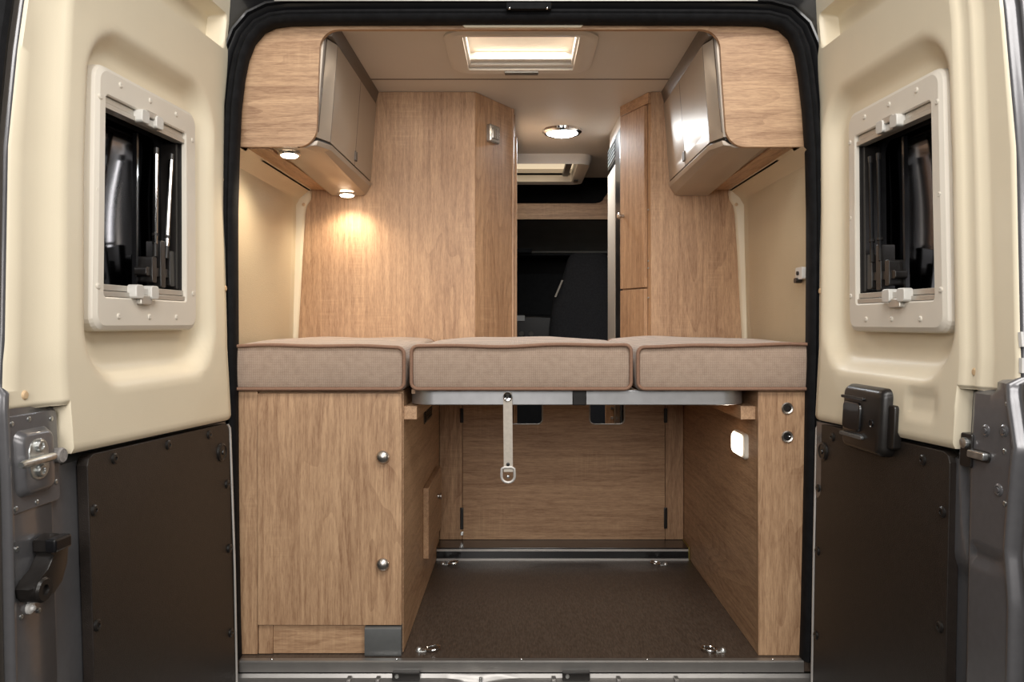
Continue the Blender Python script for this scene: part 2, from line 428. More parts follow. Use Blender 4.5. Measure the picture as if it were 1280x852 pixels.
# sill
si = thing('trim_2', (0, 0, -.03), 'brushed metal sill strip along the load floor edge', None, None, 'structure')
MB().extr([(-.006, -.030), (-.006, -.003), (-.002, 0.0), (.012, .0012), (.012, -.004), (.0, -.005), (0, -.030)], YZ, at(300, 0, 0).x, at(1004, 0, 0).x).build('sill_strip', 'sill_metal', si, angle=.4)
sc_me = shared(MB().lathe([(.0005, 0), (.0035, 0), (.0028, .0015), (.0005, .002)], 10), 'chrome')
for px in (340, 496, 652, 809, 966):
    inst('screw', sc_me, Matrix.Translation((at(px, 0, .006).x, .006, .0012)), si)
cx = thing('trim_3', (0, -.06, -.3), 'light grey painted rear cross member below the sill', None, None, 'structure')
def xm(x):
    k = max(abs((x-.0+.085)/.75), 0)
    return 0
mb = MB(); rows = []
for x in [i*.05-.85 for i in range(35)]:
    dip = sum(-.012*math.exp(-((x-c)/.05)**2) for c in (-.105, .30-.42))
    rows.append([Vector((x, 0.0, -.036)), Vector((x, -.004, -.046+dip*.4)), Vector((x, -.02, -.0465+dip)), Vector((x, -.035, -.0475+dip)), Vector((x, -.075, -.052)), Vector((x, -.10, -.075)), Vector((x, -.105, -.30)), Vector((x, -.0, -.30))])
mb.grid(rows).build('cross_member', 'sill_metal', cx, angle=.9)
for px in (437, 473, 692, 773, 845):
    x = at(px, 0, -.01).x; B(x-.006, x+.006, -.030, -.002, -.0475, -.040).build('rib', 'sill_metal', cx, .002)
for px in (508, 720):
    x = at(px, 0, -.01).x
    t = thing('hinge_striker', (x, -.015, -.046), 'black striker block under the sill strip', 'striker', 'striker blocks under the sill')
    t['label'] = 'black striker block under the sill strip, beside the grey corner bracket' if px < 600 else 'black striker block under the sill strip, farther from the grey corner bracket'
    B(x-.037, x+.037, -.022, -.0065, -.046, -.0245).build('block', 'black_plastic', t, .002)
    MB().lathe([(.001, 0), (.006, 0), (.005, .003), (.001, .003)], 12, frame_mat(Vector((x-.024, -.022, -.034)), Vector((0, -1, 0)))).build('bolt', 'zinc', t)
x = at(601, 0, -.01).x
t = thing('latch_pin', (x, -.02, -.06), 'steel latch pin below the middle of the sill', 'latch')
MB().tube([(x, -.020, -.064), (x, -.020, -.038)], .0045, 10).build('pin', 'zinc', t)
B(x-.03, x+.03, -.030, -.010, -.064, -.060).build('base_plate', 'black_plastic', t, .001)

# ------------------------------------------------------------------ rear doors
LEAN, YH, AN = .13, -.03, math.radians(4)
HX = {-1: [(-.041, .747), (.28, .753), (.665, .766), (.879, .778), (1.221, .802), (1.516, .812), (1.828, .797)],
      1: [(-.041, .77), (.28, .775), (.665, .783), (.922, .797), (1.221, .813), (1.516, .824), (1.828, .815)]}
def y0(z): return YH+LEAN*max(0, z-.85)
def dm(s, u, z, w):
    return Vector((s*(interp(z, HX[s])+u*math.sin(AN)-w*math.cos(AN)), y0(z)-u*math.cos(AN)-w*math.sin(AN), z))
def dmat(s, u, z, w):
    p = dm(s, u, z, w); e = .002
    return frame_mat(p, Vector((-s*math.cos(AN), -math.sin(AN), 0)), dm(s, u, z+e, w)-dm(s, u, z-e, w))
# per-door measures: outer edge of the panel by height, window rectangles, panel line
E1 = {-1: [(-.1, .845), (.33, .842), (.63, .836), (.77, .836), (.88, .823), (1.22, .821), (1.4, .809), (1.5, .797), (1.86, .77)],
      1: [(-.1, .79), (.43, .791), (.52, .777), (.60, .783), (.70, .793), (.79, .766), (.88, .762), (1.23, .765), (1.51, .747), (1.86, .72)]}
WIN = {-1: (.172, .606, .897, 1.446), 1: (.168, .580, .893, 1.446)}
WIN_IN = {-1: (.232, .572, .966, 1.383), 1: (.212, .540, .960, 1.380)}
COLU = {-1: .690, 1: .622}            # where the cream panel steps up to make room for the lock column
COLZ = {-1: .765, 1: .789}
def zbot(s, u): return (.657+.026*u) if u < COLU[s] else COLZ[s]
def panel_w(s, u, z):
    w = 0.0
    w -= .007*(1-sm(u/.03))                                              # rolled hinge edge
    b0, b1 = ((.700, .730) if s < 0 else (.628, .655))
    w -= .014*sm((u-b0)/(b1-b0))-.006*sm((u-b1-.004)/.008)*(1-sm((u-b1-.016)/.010))+.008*sm((u-b1-.016)/.012)         # step down to the outer border
    rc = (.366, 1.157, .282, .376) if s < 0 else (.325, 1.160, .292, .374)
    sd = sdbox(u, z, rc[0], rc[1], rc[2], rc[3], .13)
    w -= .038*sm(-sd/.050)
    sd = sdbox(u, z, .36, 1.712, .30, .050, .012)
    w -= .05*sm(-sd/.010)
    if s > 0:
        sd = sdbox(u, z, .505, .745, .055, .030, .010); w -= .006*sm(-sd/.008)
    zb = zbot(s, u)
    w -= .006*(1-sm((z-zb)/.008))
    return w
def door_panel(s, parent):
    wi = WIN_IN[s]
    us = sorted(set([round(.006*i, 4) for i in range(6)]+[round(.04+.012*i, 4) for i in range(62) if .04+.012*i < .74]+[COLU[s]-.001, COLU[s]+.001, wi[0], wi[1]]
                    + [.058, .062, .066, .070]))
    us = [u for u in us if u <= .735]+['a', 'b', 'c', 'd']
    zs = sorted(set([round(.80+.012*i, 4) for i in range(90) if .80+.012*i < 1.86]+[wi[2], wi[3], 1.658, 1.662, 1.666, 1.672, 1.762, 1.758, 1.754]))
    low = [0, .03, .08, .15, .25, .35, .45, .55, .65, .75, .85, .95]
    rows = []
    def skirt(r): return [dm(s, uval(u, .78), zbot(s, uval(u, .78)), -.052) for u in us]
    def uval(u, z):
        if isinstance(u, str):
            e = interp(z, E1[s])-.003
            return {'a': .735+(e-.735)*.3, 'b': .735+(e-.735)*.6, 'c': e-.004, 'd': e}[u]
        return u
    rows.append(skirt(us))
    for k in low:
        r = []
        for u in us:
            uu = uval(u, .78); zb = zbot(s, uu); z = zb+k*(.80-zb); uu = uval(u, z)
            r.append(dm(s, uu, z, panel_w(s, uu, z)))
        rows.append(r)
    for z in zs:
        r = []
        for u in us:
            uu = uval(u, z); w = panel_w(s, uu, z)
            if u == 'd': w -= .005
            r.append(dm(s, uu, z, w))
        rows.append(r)
    allz = [0]*(len(low)+1)+zs
    def skip(a, b):
        if isinstance(us[b], str) or isinstance(us[b+1], str): return False
        return a > len(low) and allz[a] >= wi[2]-1e-6 and allz[a+1] <= wi[3]+1e-6 and us[b] >= wi[0]-1e-6 and us[b+1] <= wi[1]+1e-6
    return MB().grid(rows, skip).build('upper_panel', 'cream_plastic', parent, angle=.9)
def steel_w(s, u, z):
    e = interp(z, E1[s])
    w = -.034
    if z > .66 and u < COLU[s]-.015: w = -.062
    if z > COLZ[s]+.006: w = -.062+.028*sm((u-.70)/.03)
    if s < 0:
        if z < .80: w += .010*sm((u-.712)/.012)
        if z < .80 and z > .60: w += .0
    else:
        if z < .82:
            w += .026*sm((u-.645)/.020)
            ln = interp(z, [(.2, .640), (.455, .645), (.52, .624), (.67, .606), (.8, .600)])
            w += .012*(1-sm((u-ln)/.012))*(1 if z > .4 else 0)*sm((z-.42)/.05)
            sd = sdbox(u, z, .715, .490, .048, .018, .006); w -= .008*sm(-sd/.006)
    w += .006*sm((u-e+.016)/.008)*(1-sm((u-e+.003)/.006))
    w -= .012*sm((u-e)/.010)
    w += .006*sm((u-e-.020)/.004)*(1-sm((u-e-.026)/.006))
    w -= .012*sm((u-e-.028)/.010)
    return w
def steel_frame(s, parent):
    wi = WIN_IN[s]
    us = sorted(set([0, .004, .010, .02, .1, .2, .35, .5, .56, wi[0], wi[1]]+[round(.59+.006*i, 4) for i in range(23)]))
    off = [-.020, -.016, -.012, -.008, -.004, 0, .003, .006, .010, .014, .020, .022, .024, .028, .031, .034, .038, .046]
    zs = sorted(set([-.12, -.05, 0, .1, .2, .3, .35, .4]+[round(.40+.012*i, 4) for i in range(36)]+[.9, wi[2], 1.0, 1.1, 1.2, 1.3, wi[3], 1.45, 1.5, 1.6, 1.7, 1.8, 1.86]))
    rows = []; kinds = [('u', u) for u in us]+[('o', q) for q in off]
    def uval(k, z):
        e = interp(z, E1[s])
        if k[0] == 'o': return e+k[1]
        return min(k[1], e-.021+k[1]*.0005)
    for z in zs:
        r = []
        for k in kinds:
            u = uval(k, z); w = steel_w(s, u, z)-.006*(1-sm(u/.02))+(.018*(1-sm((u-.02)/.03)) if z < .66 else 0)
            r.append(dm(s, u, z, w))
        rows.append(r)
    def skip(a, b):
        return zs[a] >= wi[2]-1e-6 and zs[a+1] <= wi[3]+1e-6 and kinds[b][0] == 'u' and kinds[b+1][0] == 'u' and us[b] >= wi[0]-1e-6 and us[b+1] <= wi[1]+1e-6
    mb = MB().grid(rows, skip)
    back = []
    for z in zs: back.append([dm(s, uval(k, z), z, -.085-.01*math.sin(PI*min(1, max(0, z/1.8)))) for k in kinds])
    mb.grid(back, skip)
    nk = len(kinds); nr = len(zs)
    for i in (0, nk-1): mb.grid([[rows[a][i], back[a][i]] for a in range(nr)])
    for a in (0, nr-1): mb.grid([[rows[a][i], back[a][i]] for i in range(nk)])
    return mb.build('door_shell', 'body_paint', parent, angle=.9)

screw_head = shared(MB().lathe([(.0005, -.002), (.0062, -.002), (.0060, .0012), (.0035, .0024), (.0005, .0018)], 12), 'frame_plastic')
fast_head = shared(MB().lathe([(.001, -.002), (.0115, -.002), (.0112, .002), (.0085, .0045), (.004, .005), (.0035, .003), (.001, .003)], 16), 'black_plastic')
big_cap = shared(MB().lathe([(.001, -.002), (.024, -.002), (.0235, .004), (.019, .007), (.017, .005), (.007, .006), (.006, .009), (.001, .009)], 24), 'black_plastic')
cap_me = shared(MB().lathe([(.001, -.003), (.0085, -.003), (.0082, .002), (.006, .004), (.001, .0045)], 14), 'clip_plastic')
rivet = shared(MB().lathe([(.0005, -.002), (.005, -.002), (.0045, .001), (.003, .002), (.0005, .002)], 12), 'zinc')
emb = shared(MB().lathe([(.001, -.006), (.013, -.006), (.011, .001), (.008, .003), (.0055, .0022), (.005, .0045), (.001, .0045)], 20), 'body_paint')

def window(s, root):
    U0, U1, Z0, Z1 = WIN[s]; u0, u1, z0, z1 = WIN_IN[s]
    fn = lambda u, z, w: dm(s, u, z, w)
    n = 6
    wt = -.005
    # dished outer frame: outer rim, face, inner return into the reveal
    def loop(a, r): return rrect(U0+a, U1-a, Z0+a, Z1-a, r, n)
    def iloop(a, r): return rrect(u0-a, u1+a, z0-a, z1+a, r, n)
    seq = [(loop(0, .032), -.042), (loop(0, .032), -.016), (loop(.003, .031), -.009), (loop(.009, .028), wt), (loop(.012, .026), wt+.0015),
           (iloop(.003, .010), wt+.002), (iloop(.0, .008), wt), (iloop(0, .008), -.014)]
    rings = [[fn(p[0], p[1], w) for p in lp] for lp, w in seq]
    wf = MB().loft(rings, cap=False).build('window_frame', 'frame_plastic', root, angle=.22)
    um, zm = (U0+u0)/2-.003, 0
    spots = [(u0+.05+(u1-u0-.10)*k, q) for k in (0, .5, 1) for q in ((Z0+z0)/2-.004, (Z1+z1)/2+.004)]
    spots += [(q, z0+.02+(z1-z0-.03)*k) for k in (0, .5, 1) for q in ((U0+u0)/2-.004, (U1+u1)/2+.004)]
    for (u, z) in spots: inst('screw', screw_head, dmat(s, u, z, wt+.002), wf)
    # blind cassettes with latches
    for name, za, zb_, lz in (('blind_rail', z1-.026, z1-.001, -1), ('blind_rail', z0+.001, z0+.026, 1)):
        mb = MB()
        for a, b, w0, w1 in ((za, za+.011, -.030, -.006), (za+.0125, zb_, -.030, -.010)):
            mb.prism([fn(u0+.001, a, w0), fn(u1-.001, a, w0), fn(u1-.001, b, w0), fn(u0+.001, b, w0)],
                     [fn(u0+.001, a, w1), fn(u1-.001, a, w1), fn(u1-.001, b, w1), fn(u0+.001, b, w1)])
        rl = mb.build(name, 'rail_metal', root, .001)
        uc = (u0+u1)/2+.01*(-1 if lz < 0 else 1)+(.02 if s < 0 else .02)
        zc = (za+zb_)/2
        m = MB(); wid = .045
        m.extr(rrect(uc-wid, uc-wid+.032, zc-.014, zc+.016, .008, 4), fn, -.012, .012)
        m.extr(rrect(uc+wid-.032, uc+wid, zc-.014, zc+.016, .008, 4), fn, -.012, .010)
        m.extr(rrect(uc-.03, uc+.03, zc-.010 + lz*.004, zc+.006+lz*.004, .004, 4), fn, -.012, .004)
        cl = m.build('latch', 'grey_clip', root, .002)
        MB().extr(rrect(uc-.022, uc+.022, zc-.022*(1 if lz > 0 else -.2)-(.004 if lz > 0 else 0), zc-.006*(1 if lz > 0 else -1.6)+(.010 if lz < 0 else 0), .004, 4), fn, -.008, .008).build('pull_tab', 'rail_metal', cl, .002)
    MB().loft([[fn(p[0], p[1], w) for p in iloop(q, .008)] for q, w in ((0, -.0145), (0, -.080), (.006, -.080), (.006, -.0145), (0, -.0145))], cap=False).build('reveal', 'black_plastic', root)
    # dark reveal, gasket, pane and hardware behind the blinds
    g = MB().ring(rrect(u0-.001, u1+.001, z0-.001, z1+.001, .008, n), rrect(u0+.022, u1-.012, z0+.02, z1-.02, .03, n), fn, -.070, -.058)
    g.build('gasket', 'black_rubber', root)
    bow = MB(); rows = []
    for i in range(13):
        zz = z0-.02+(z1-z0+.04)*i/12
        rows.append([dm(s, u0-.02+(u1-u0+.04)*j/12, zz, -.084-.010*math.sin(PI*i/12)*math.sin(PI*j/12)) for j in range(13)])
    bow.grid(rows).build('pane', 'tinted_glass', root)
    strut_u = ((u0+.055, u0+.030), (u0+.105, u0+.100)) if s < 0 else ((u0+.040, u0+.035), (u0+.078, u0+.074))
    for (ua, ub), sh in zip(strut_u, (.012, .05)):
        a = dm(s, ua, z0+.10, -.024); b = dm(s, ub, z1-.075, -.024)
        mid = a.lerp(b, .12)
        so = MB().tube([a, mid], .0055, 10).build('stay_arm', 'black_plastic', root)
        MB().tube([mid, b], .0062 if s < 0 else .005, 10).build('rod', 'chrome' if s < 0 else 'black_gloss', so)
        MB().tube([b, b+(b-a).normalized()*.016], .006, 10).build('end_joint', 'black_plastic', so)
        MB().tube([a.lerp(b, .20), a.lerp(b, .225)], .0075, 10).build('collar', 'black_plastic', so)
    mb = MB()
    c = u0+.07
    for q in ((c-.055, c-.030, z0+.035, z0+.12), (c-.01, c+.012, z0+.030, z0+.14), (c+.030, c+.050, z0+.04, z0+.10)):
        mb.extr(rrect(q[0], q[1], q[2], q[3], .005, 3), fn, -.058, -.022)
    mb.extr(rrect(c-.06, c+.07, z0+.055, z0+.075, .006, 3), fn, -.055, -.026)
    mb.build('window_catch', 'black_plastic', root, .002)
    mb = MB().extr(rrect(u0+.002, u0+.016, z0+.03, z1-.03, .003, 3), fn, -.06, -.02); mb.build('side_track', 'black_plastic', root)
    mb = MB().extr(rrect(u0+.128, u0+.136, z0+.03, z1-.03, .002, 3), fn, -.062, -.052); mb.build('pane_stiffener', 'black_gloss', root)

def door(s, name, label):
    root = thing(name, dm(s, 0, -.1, 0), label, None, None, 'structure')
    steel_frame(s, root); door_panel(s, root); window(s, root)
    fn = lambda u, z, w: dm(s, u, z, w)
    # lower phenolic board
    ub = .638 if s < 0 else .600
    lines = [(.012, -.08), (ub, -.08)]
    r = .02; top = []
    zl = lambda u: .648+.024*u
    top = [(ub, zl(ub)-r), (ub-.3*r, zl(ub)-.3*r), (ub-r, zl(ub)), (.012+r, zl(.03)), (.012+.3*r, zl(.02)-.3*r), (.012, zl(.012)-r)]
    zsteps = [-.08+.05*i for i in range(1, 14)]
    poly = [(.012, -.08), (ub, -.08)]+[(ub, z) for z in zsteps if z < zl(ub)-r-.01]+top+[(.012, z) for z in reversed(zsteps) if z < zl(.012)-r-.01]
    lp = MB().extr(poly, fn, -.030, -.008).build('lower_panel', 'phenolic', root, .0015)
    fs = [(.549, .643), (.335, .638), (.13, .633), (.622, .556), (.625, .338), (.035, .49), (.035, .321), (.037, .1)] if s < 0 else [(.102, .623), (.509, .633), (.58, .543), (.58, .318), (.026, .478), (.028, .312), (.028, .09)]
    for u, z in fs: inst('fastener', fast_head, dmat(s, u, z, -.008), lp)
    inst('round_cap', big_cap, dmat(s, .066 if s < 0 else .053, .579, -.008), lp)
    # thin bright edge beside the board
    MB().tube([dm(s, .004, z, -.010) for z in [-.10+.05*i for i in range(15)]]+[dm(s, .005, .634, -.010), dm(s, .012, .643, -.012)], .004, 8).build('edge_bead', 'edge_alu', root)
    for u, z in ([(.782, .790), (.012, 1.643), (.008, 1.305), (.010, 1.007)] if s < 0 else [(.655, .822), (.012, 1.643), (.008, 1.305), (.010, 1.0)]):
        inst('panel_clip', cap_me, dmat(s, u, z, panel_w(s, u, z)-.001), root)
    # weatherstrip on the free edge
    if s < 0:
        zz = [-.10+.06*i for i in range(33)]
        MB().tube([dm(s, interp(z, E1[s])+.036, z, -.038) for z in zz], .018, 10).build('weatherstrip', 'black_rubber', root)
        MB().tube([dm(s, interp(z, E1[s])+.012, z, -.034) for z in zz], .008, 8).build('weatherstrip_lip', 'body_dark', root)
    return root

dl = door(-1, 'door_1', 'open rear door with cream panel, black lock lever and steel latch bolt')
dr = door(1, 'door_2', 'open rear door with cream panel and black inside handle')
fnL = lambda u, z, w: dm(-1, u, z, w)
fnR = lambda u, z, w: dm(1, u, z, w)
# left door: lock column
mb = MB().extr(rrect(.700, .829, .594, .758, .008, 4), fnL, -.030, -.0215); pl = mb.build('lock_plate', 'body_paint', dl, .002)
rg = [rrect(.722+a, .818-a, .617+a, .733-a, r, 6) for a, r in ((0, .018), (.008, .016), (.012, .012))]
MB().loft([[fnL(p[0], p[1], w) for p in lp] for lp, w in zip(rg, (-.024, -.010, -.008))]).build('lock_housing', 'body_paint', pl)
MB().extr(rrect(.750, .800, .645, .715, .022, 6), fnL, -.012, -.006).build('latch_base', 'zinc', pl, .001)
hexm = shared(MB().lathe([(.001, -.002), (.011, -.002), (.011, .004), (.009, .006), (.006, .006), (.005, .003), (.001, .003)], 14), 'zinc')
for z in (.660, .702): inst('bolt', hexm, dmat(-1, .775, z, -.006), pl)
a = fnL(.752, .681, .004); b = fnL(.845, .681, .010)
MB().tube([a, a.lerp(b, .1), a.lerp(b, .9), b], [.006, .0075, .007, .005], 12).build('striker_pin', 'zinc', pl)
MB().lathe([(.001, -.02), (.013, -.02), (.014, .006), (.012, .009), (.001, .009)], 18, dmat(-1, .715, .676, -.012)).build('foam_buffer', 'foam', pl)
for u, z in ((.818, .745), (.775, .748), (.716, .742), (.818, .603), (.765, .603), (.712, .628)): inst('rivet', rivet, dmat(-1, u, z, -.0215), pl)
for u, z in ((.815, .535), (.803, .480), (.810, .420), (.765, .415)): inst('rivet', rivet, dmat(-1, u, z, -.024), dl)
# black door stay lever
lev = [(.827, .471), (.822, .455), (.800, .443), (.772, .444), (.746, .460), (.730, .488), (.725, .517), (.731, .539), (.748, .545), (.778, .540), (.778, .521), (.769, .516), (.790, .493), (.815, .482)]
def inset(poly, k):
    cx_ = sum(p[0] for p in poly)/len(poly); cz_ = sum(p[1] for p in poly)/len(poly)
    return [(p[0]+(cx_-p[0])*k, p[1]+(cz_-p[1])*k) for p in poly]
lv = MB().loft([[fnL(u, z, w) for u, z in inset(lev, k)] for k, w in ((0, -.022), (0, .002), (.05, .008), (.16, .010))]).build('lever', 'black_plastic', dl, angle=.5)
MB().lathe([(.001, -.02), (.021, -.02), (.021, .012), (.018, .016), (.009, .016), (.008, .011), (.001, .011)], 20, dmat(-1, .803, .464, 0)).build('pivot', 'black_plastic', lv)
MB().extr(rrect(.737, .783, .520, .543, .004, 4), fnL, .002, .022).build('grip', 'black_gloss', lv, .004)
MB().lathe([(.001, -.004), (.011, -.004), (.010, .004), (.005, .006), (.004, .010), (.001, .011)], 16, dmat(-1, .790, .428, -.024)).build('buffer_pin', 'white_plastic', dl)

# right door: handle, latch, embossed dimples
hfr = lambda a, r: rrect(.215+a, .395-a, .622+a, .765-a, r, 6)
lo = [(hfr(-.004, .02), -.01), (hfr(-.004, .02), .010), (hfr(0, .018), .018), (hfr(.004, .016), .023), (hfr(.010, .012), .025)]
hd = MB().loft([[fnR(p[0], p[1], w) for p in lp] for lp, w in lo]).build('door_handle', 'black_plastic', dr, angle=.6)
pull = [(.222, .655), (.318, .655), (.318, .735), (.222, .735)]
MB().extr(rrect(.226, .310, .662, .730, .014, 5), fnR, .018, .030).build('pull_lever', 'black_gloss', hd, .004)
MB().extr(rrect(.218, .325, .648, .656, .003, 3), fnR, .023, .031).build('pull_lip', 'bracket_grey', hd, .001)
MB().extr(rrect(.218, .325, .736, .743, .003, 3), fnR, .023, .031).build('pull_lip', 'black_gloss', hd, .001)
MB().lathe([(.001, 0), (.008, 0), (.008, .003), (.006, .001), (.001, .001)], 16, dmat(1, .358, .690, .0245)).build('lock_button', 'black_gloss', hd)
MB().extr(rrect(.395, .425, .640, .735, .008, 4), fnR, -.01, .010).build('handle_base', 'black_plastic', hd, .003)
for u, z in ((.704, .719), (.753, .725), (.745, .620)): inst('dimple', emb, dmat(1, u, z, -.008), dr)
for u, z in ((.757, .772), (.757, .690), (.762, .600)): inst('rivet', rivet, dmat(1, u, z, -.008), dr)
lt = MB().extr(rrect(.638, .672, .645, .708, .005, 4), fnR, -.030, -.003).build('latch_case', 'black_plastic', dr, .002)
MB().extr(rrect(.662, .722, .662, .682, .009, 4), fnR, -.016, -.006).build('latch_slot', 'black_plastic', lt)
MB().extr(rrect(.668, .716, .666, .680, .004, 4), fnR, -.012, .003).build('latch_bolt', 'zinc', lt, .002)
MB().lathe([(.001, -.01), (.010, -.01), (.010, .008), (.001, .010)], 14, dmat(1, .655, .690, -.005)).build('latch_cam', 'zinc', lt)
for z in (.86, .905): inst('tab', shared(MB().box(-.004, .004, -.013, .013, -.002, .003), 'white_plastic'), dmat(1, interp(z, E1[1])+.002, z-.02, -.026), dr)

# ------------------------------------------------------------------ face frame over the opening
def arcpts(cx, cz, r, a0, a1, n=8): return [(cx+r*math.cos(a0+(a1-a0)*k/n), cz+r*math.sin(a0+(a1-a0)*k/n)) for k in range(n+1)]
ZB = 1.412; ZT = 1.744
def ffpoly():
    p = [(-.83, ZB)]
    p += [(-.625, ZB)]+arcpts(-.630, ZB+.055, .055, -PI/2, -.10, 8)
    p += [(-.570, 1.62)]
    p += arcpts(-.512, ZT-.055, .055, PI, PI/2, 8)
    p += arcpts(.512, ZT-.055, .055, PI/2, 0, 8)
    p += [(.571, 1.62)]
    p += [(-x, z) for x, z in reversed(arcpts(-.637, ZB+.055, .055, -PI/2, -.10, 8))]
    p += [(.83, ZB), (.83, 1.83), (-.83, 1.83)]
    return p
ff = MB().extr(ffpoly(), XZ, YF-.016, YF).build('trim_4', 'oak_x', None, angle=.4)
tag(ff, 'oak veneered face frame arching over the bed between both lockers', None, None, 'structure')
hc = thing('header_cover', (0, YF-.02, 1.75), 'beige plastic cover with two wire staples on the top frame edge', 'cover')
a, b = at(575, 35, YF-.02), at(732, 28, YF-.02)
MB().extr([(a.x, b.z+.02), (a.x, b.z), (a.x+.012, a.z+.002), (a.x+.016, a.z), (b.x-.016, a.z), (b.x-.012, a.z+.002), (b.x, b.z), (b.x, b.z+.02)], XZ, YF-.026, YF-.0165).build('cover_plate', 'cream_plastic', hc, .001)
for px in (623, 699.5):
    c = at(px, 30, YF-.03); hw = .0155
    MB().tube([(c.x-hw, YF-.024, c.z-.001), (c.x-hw, YF-.036, c.z+.004), (c.x-hw, YF-.042, c.z+.014), (c.x-hw+.004, YF-.044, c.z+.018), (c.x+hw-.004, YF-.044, c.z+.018), (c.x+hw, YF-.042, c.z+.014), (c.x+hw, YF-.036, c.z+.004), (c.x+hw, YF-.024, c.z-.001)], .0026, 8).build('wire_staple', 'knob_metal', hc)

# ------------------------------------------------------------------ overhead lockers
def locker(s, label):
    root = thing('overhead_locker', (s*.67, (YF+YW)/2, ZB-.02), label, 'locker')
    ya, yb = YF+.002, YW-.002
    def ex(poly, a=ya, b=yb): return MB().extr([(s*x, z) for x, z in poly], XZ, a, b)
    # oak underside board and carcass behind
    ex([(.774, ZB-.002), (.713, ZB-.003), (.713, ZB+.010), (.774, ZB+.012)]).build('underside_board', 'oak_y', root, .001)
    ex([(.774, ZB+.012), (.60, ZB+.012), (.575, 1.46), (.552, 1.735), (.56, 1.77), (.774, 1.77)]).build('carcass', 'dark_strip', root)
    # curved valance hanging a little below
    val = [(.712, ZB+.004), (.708, ZB-.012), (.702, ZB-.022), (.694, ZB-.025), (.588, ZB-.025), (.574, ZB-.020), (.556, ZB+.008), (.551, ZB+.022), (.560, ZB+.022), (.574, ZB+.012)]
    def stepped(poly, up):
        rings = []
        for y, k in ((ya, 1), (.178, 0), (yb, 0)):
            li = up*(yb-y)/(yb-ya)
            rings.append([XZ(s*(x+(.024*k if x < .60 else 0)), z+(li if z < ZB-.005 else 0), y) for x, z in poly])
        return MB().loft(rings)
    stepped(val, .026).build('valance', 'locker_film', root, .0015)
    # black gap line, doors and filler strip
    stepped([(.560, ZB+.0225), (.560, ZB+.0305), (.575, ZB+.0305), (.575, ZB+.0225)], 0).build('shadow_gap', 'black_plastic', root)
    dxz = [(.5555, ZB+.031), (.5340, 1.728), (.550, 1.728), (.572, ZB+.031)]
    segs = [(YF+.0004, .178), (.1815, .5235), (.5285, yb)]
    ds = []
    for i, (a, b) in enumerate(segs):
        if i == 0:
            mb = MB().prism([XZ(s*(x+.024), z, a) for x, z in dxz], [XZ(s*x, z, b) for x, z in dxz])
        else: mb = ex(dxz, a, b)
        ds.append(mb.build('filler_strip' if i == 0 else 'locker_door', 'locker_film', root, .0012))
    for k, y in enumerate((.516, .536)):
        z = ZB+.062
        MB().extr(rrect(y-.0035, y+.0035, z-.016, z+.016, .002, 3), YZ, s*.556, s*.548).build('handle', 'dark_strip', ds[1 if k == 0 else 2], .001)
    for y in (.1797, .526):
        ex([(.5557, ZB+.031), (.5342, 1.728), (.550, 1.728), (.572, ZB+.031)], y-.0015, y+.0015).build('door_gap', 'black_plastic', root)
    # dark cornice up to the ceiling
    ex([(.5360, 1.731), (.5250, ZC-.001), (.552, ZC-.001), (.552, 1.731)]).build('cornice', 'dark_strip', root, .001)
    return root
locker(-1, 'overhead locker with two lit spotlights underneath, taupe doors')
locker(1, 'overhead locker above the right mattress, unlit, with glossy taupe doors')
def spot(p, name_label, r, tilt=0, power=6):
    t = thing('spotlight', p, name_label, 'lamp', 'spotlights under the left locker')
    m = Matrix.Translation(p) @ Matrix.Rotation(PI, 4, 'X')
    MB().torus([(r*.80, 0), (r*1.0, 0), (r*1.08, .004), (r*1.05, .008), (r*.85, .009), (r*.80, .006)], 28, m).build('ring', 'chrome', t)
    MB().lathe([(.001, .001), (r*.84, .001), (r*.84, .010), (r*.7, .014), (.001, .016)], 28, m).build('lens', 'led_warm', t)
    l = bpy.data.lights.new('spot_light', 'SPOT'); l.energy = power; l.color = (1, .85, .64); l.spot_size = 2.6; l.spot_blend = .8; l.shadow_soft_size = .03
    o = bpy.data.objects.new('spot_light', l); COL.objects.link(o); o.parent = t; o.location = (0, 0, -.024)
    return t
p = at(362, 189, .165); p.z = ZB-.004
spot(Vector((-.672, .165, ZB-.0010)), 'lit round spotlight under the left locker, next to the face frame', .030)
spot(Vector((-.628, .745, ZB-.0255)), 'lit round spotlight under the left locker, next to the tall oak panel', .030)

# ------------------------------------------------------------------ roof hatches and ceiling lamp
def hatch(name, x0, x1, h0, h1, fr, label, glow, drop):
    root = thing(name, ((x0+x1)/2, (h0+h1)/2, ZC), label, 'roof hatch')
    n = 6
    o0 = rrect(x0-fr, x1+fr, h0-fr*.7, h1+fr*.7, .07, n); o1 = rrect(x0-fr+.012, x1+fr-.012, h0-fr*.7+.012, h1+fr*.7-.012, .06, n)
    o2 = rrect(x0-.012, x1+.012, h0-.012, h1+.012, .012, n); i1 = rrect(x0, x1, h0, h1, .006, n)
    seq = [(o0, ZC+.002), (o0, ZC-drop*.5), (o1, ZC-drop), (o2, ZC-drop*.9), (i1, ZC-drop*.75), (i1, ZC+.045)]
    MB().loft([[Vector((x, y, z)) for x, y in lp] for lp, z in seq], cap=False).build('hatch_frame', 'frame_tan', root, angle=.6)
    MB().box(x0, x1, h0, h1, ZC+.036, ZC+.040).build('blind', glow, root)
    return root
plain('frame_tan', (.70, .66, .61), .42, 0, .02, 8)
h1 = hatch('roof_hatch', *SK1, .058, 'glowing roof hatch with cream blind above the bed', 'blind_glow', .014)
x0, x1, ya, yb = SK1
B(x0, x1, yb-.060, yb-.030, ZC+.006, ZC+.030).build('blind_bar', 'white_plastic', h1, .005)
B(x0, x1, yb-.028, yb-.002, ZC-.002, ZC+.020).build('blind_bar', 'white_plastic', h1, .005)
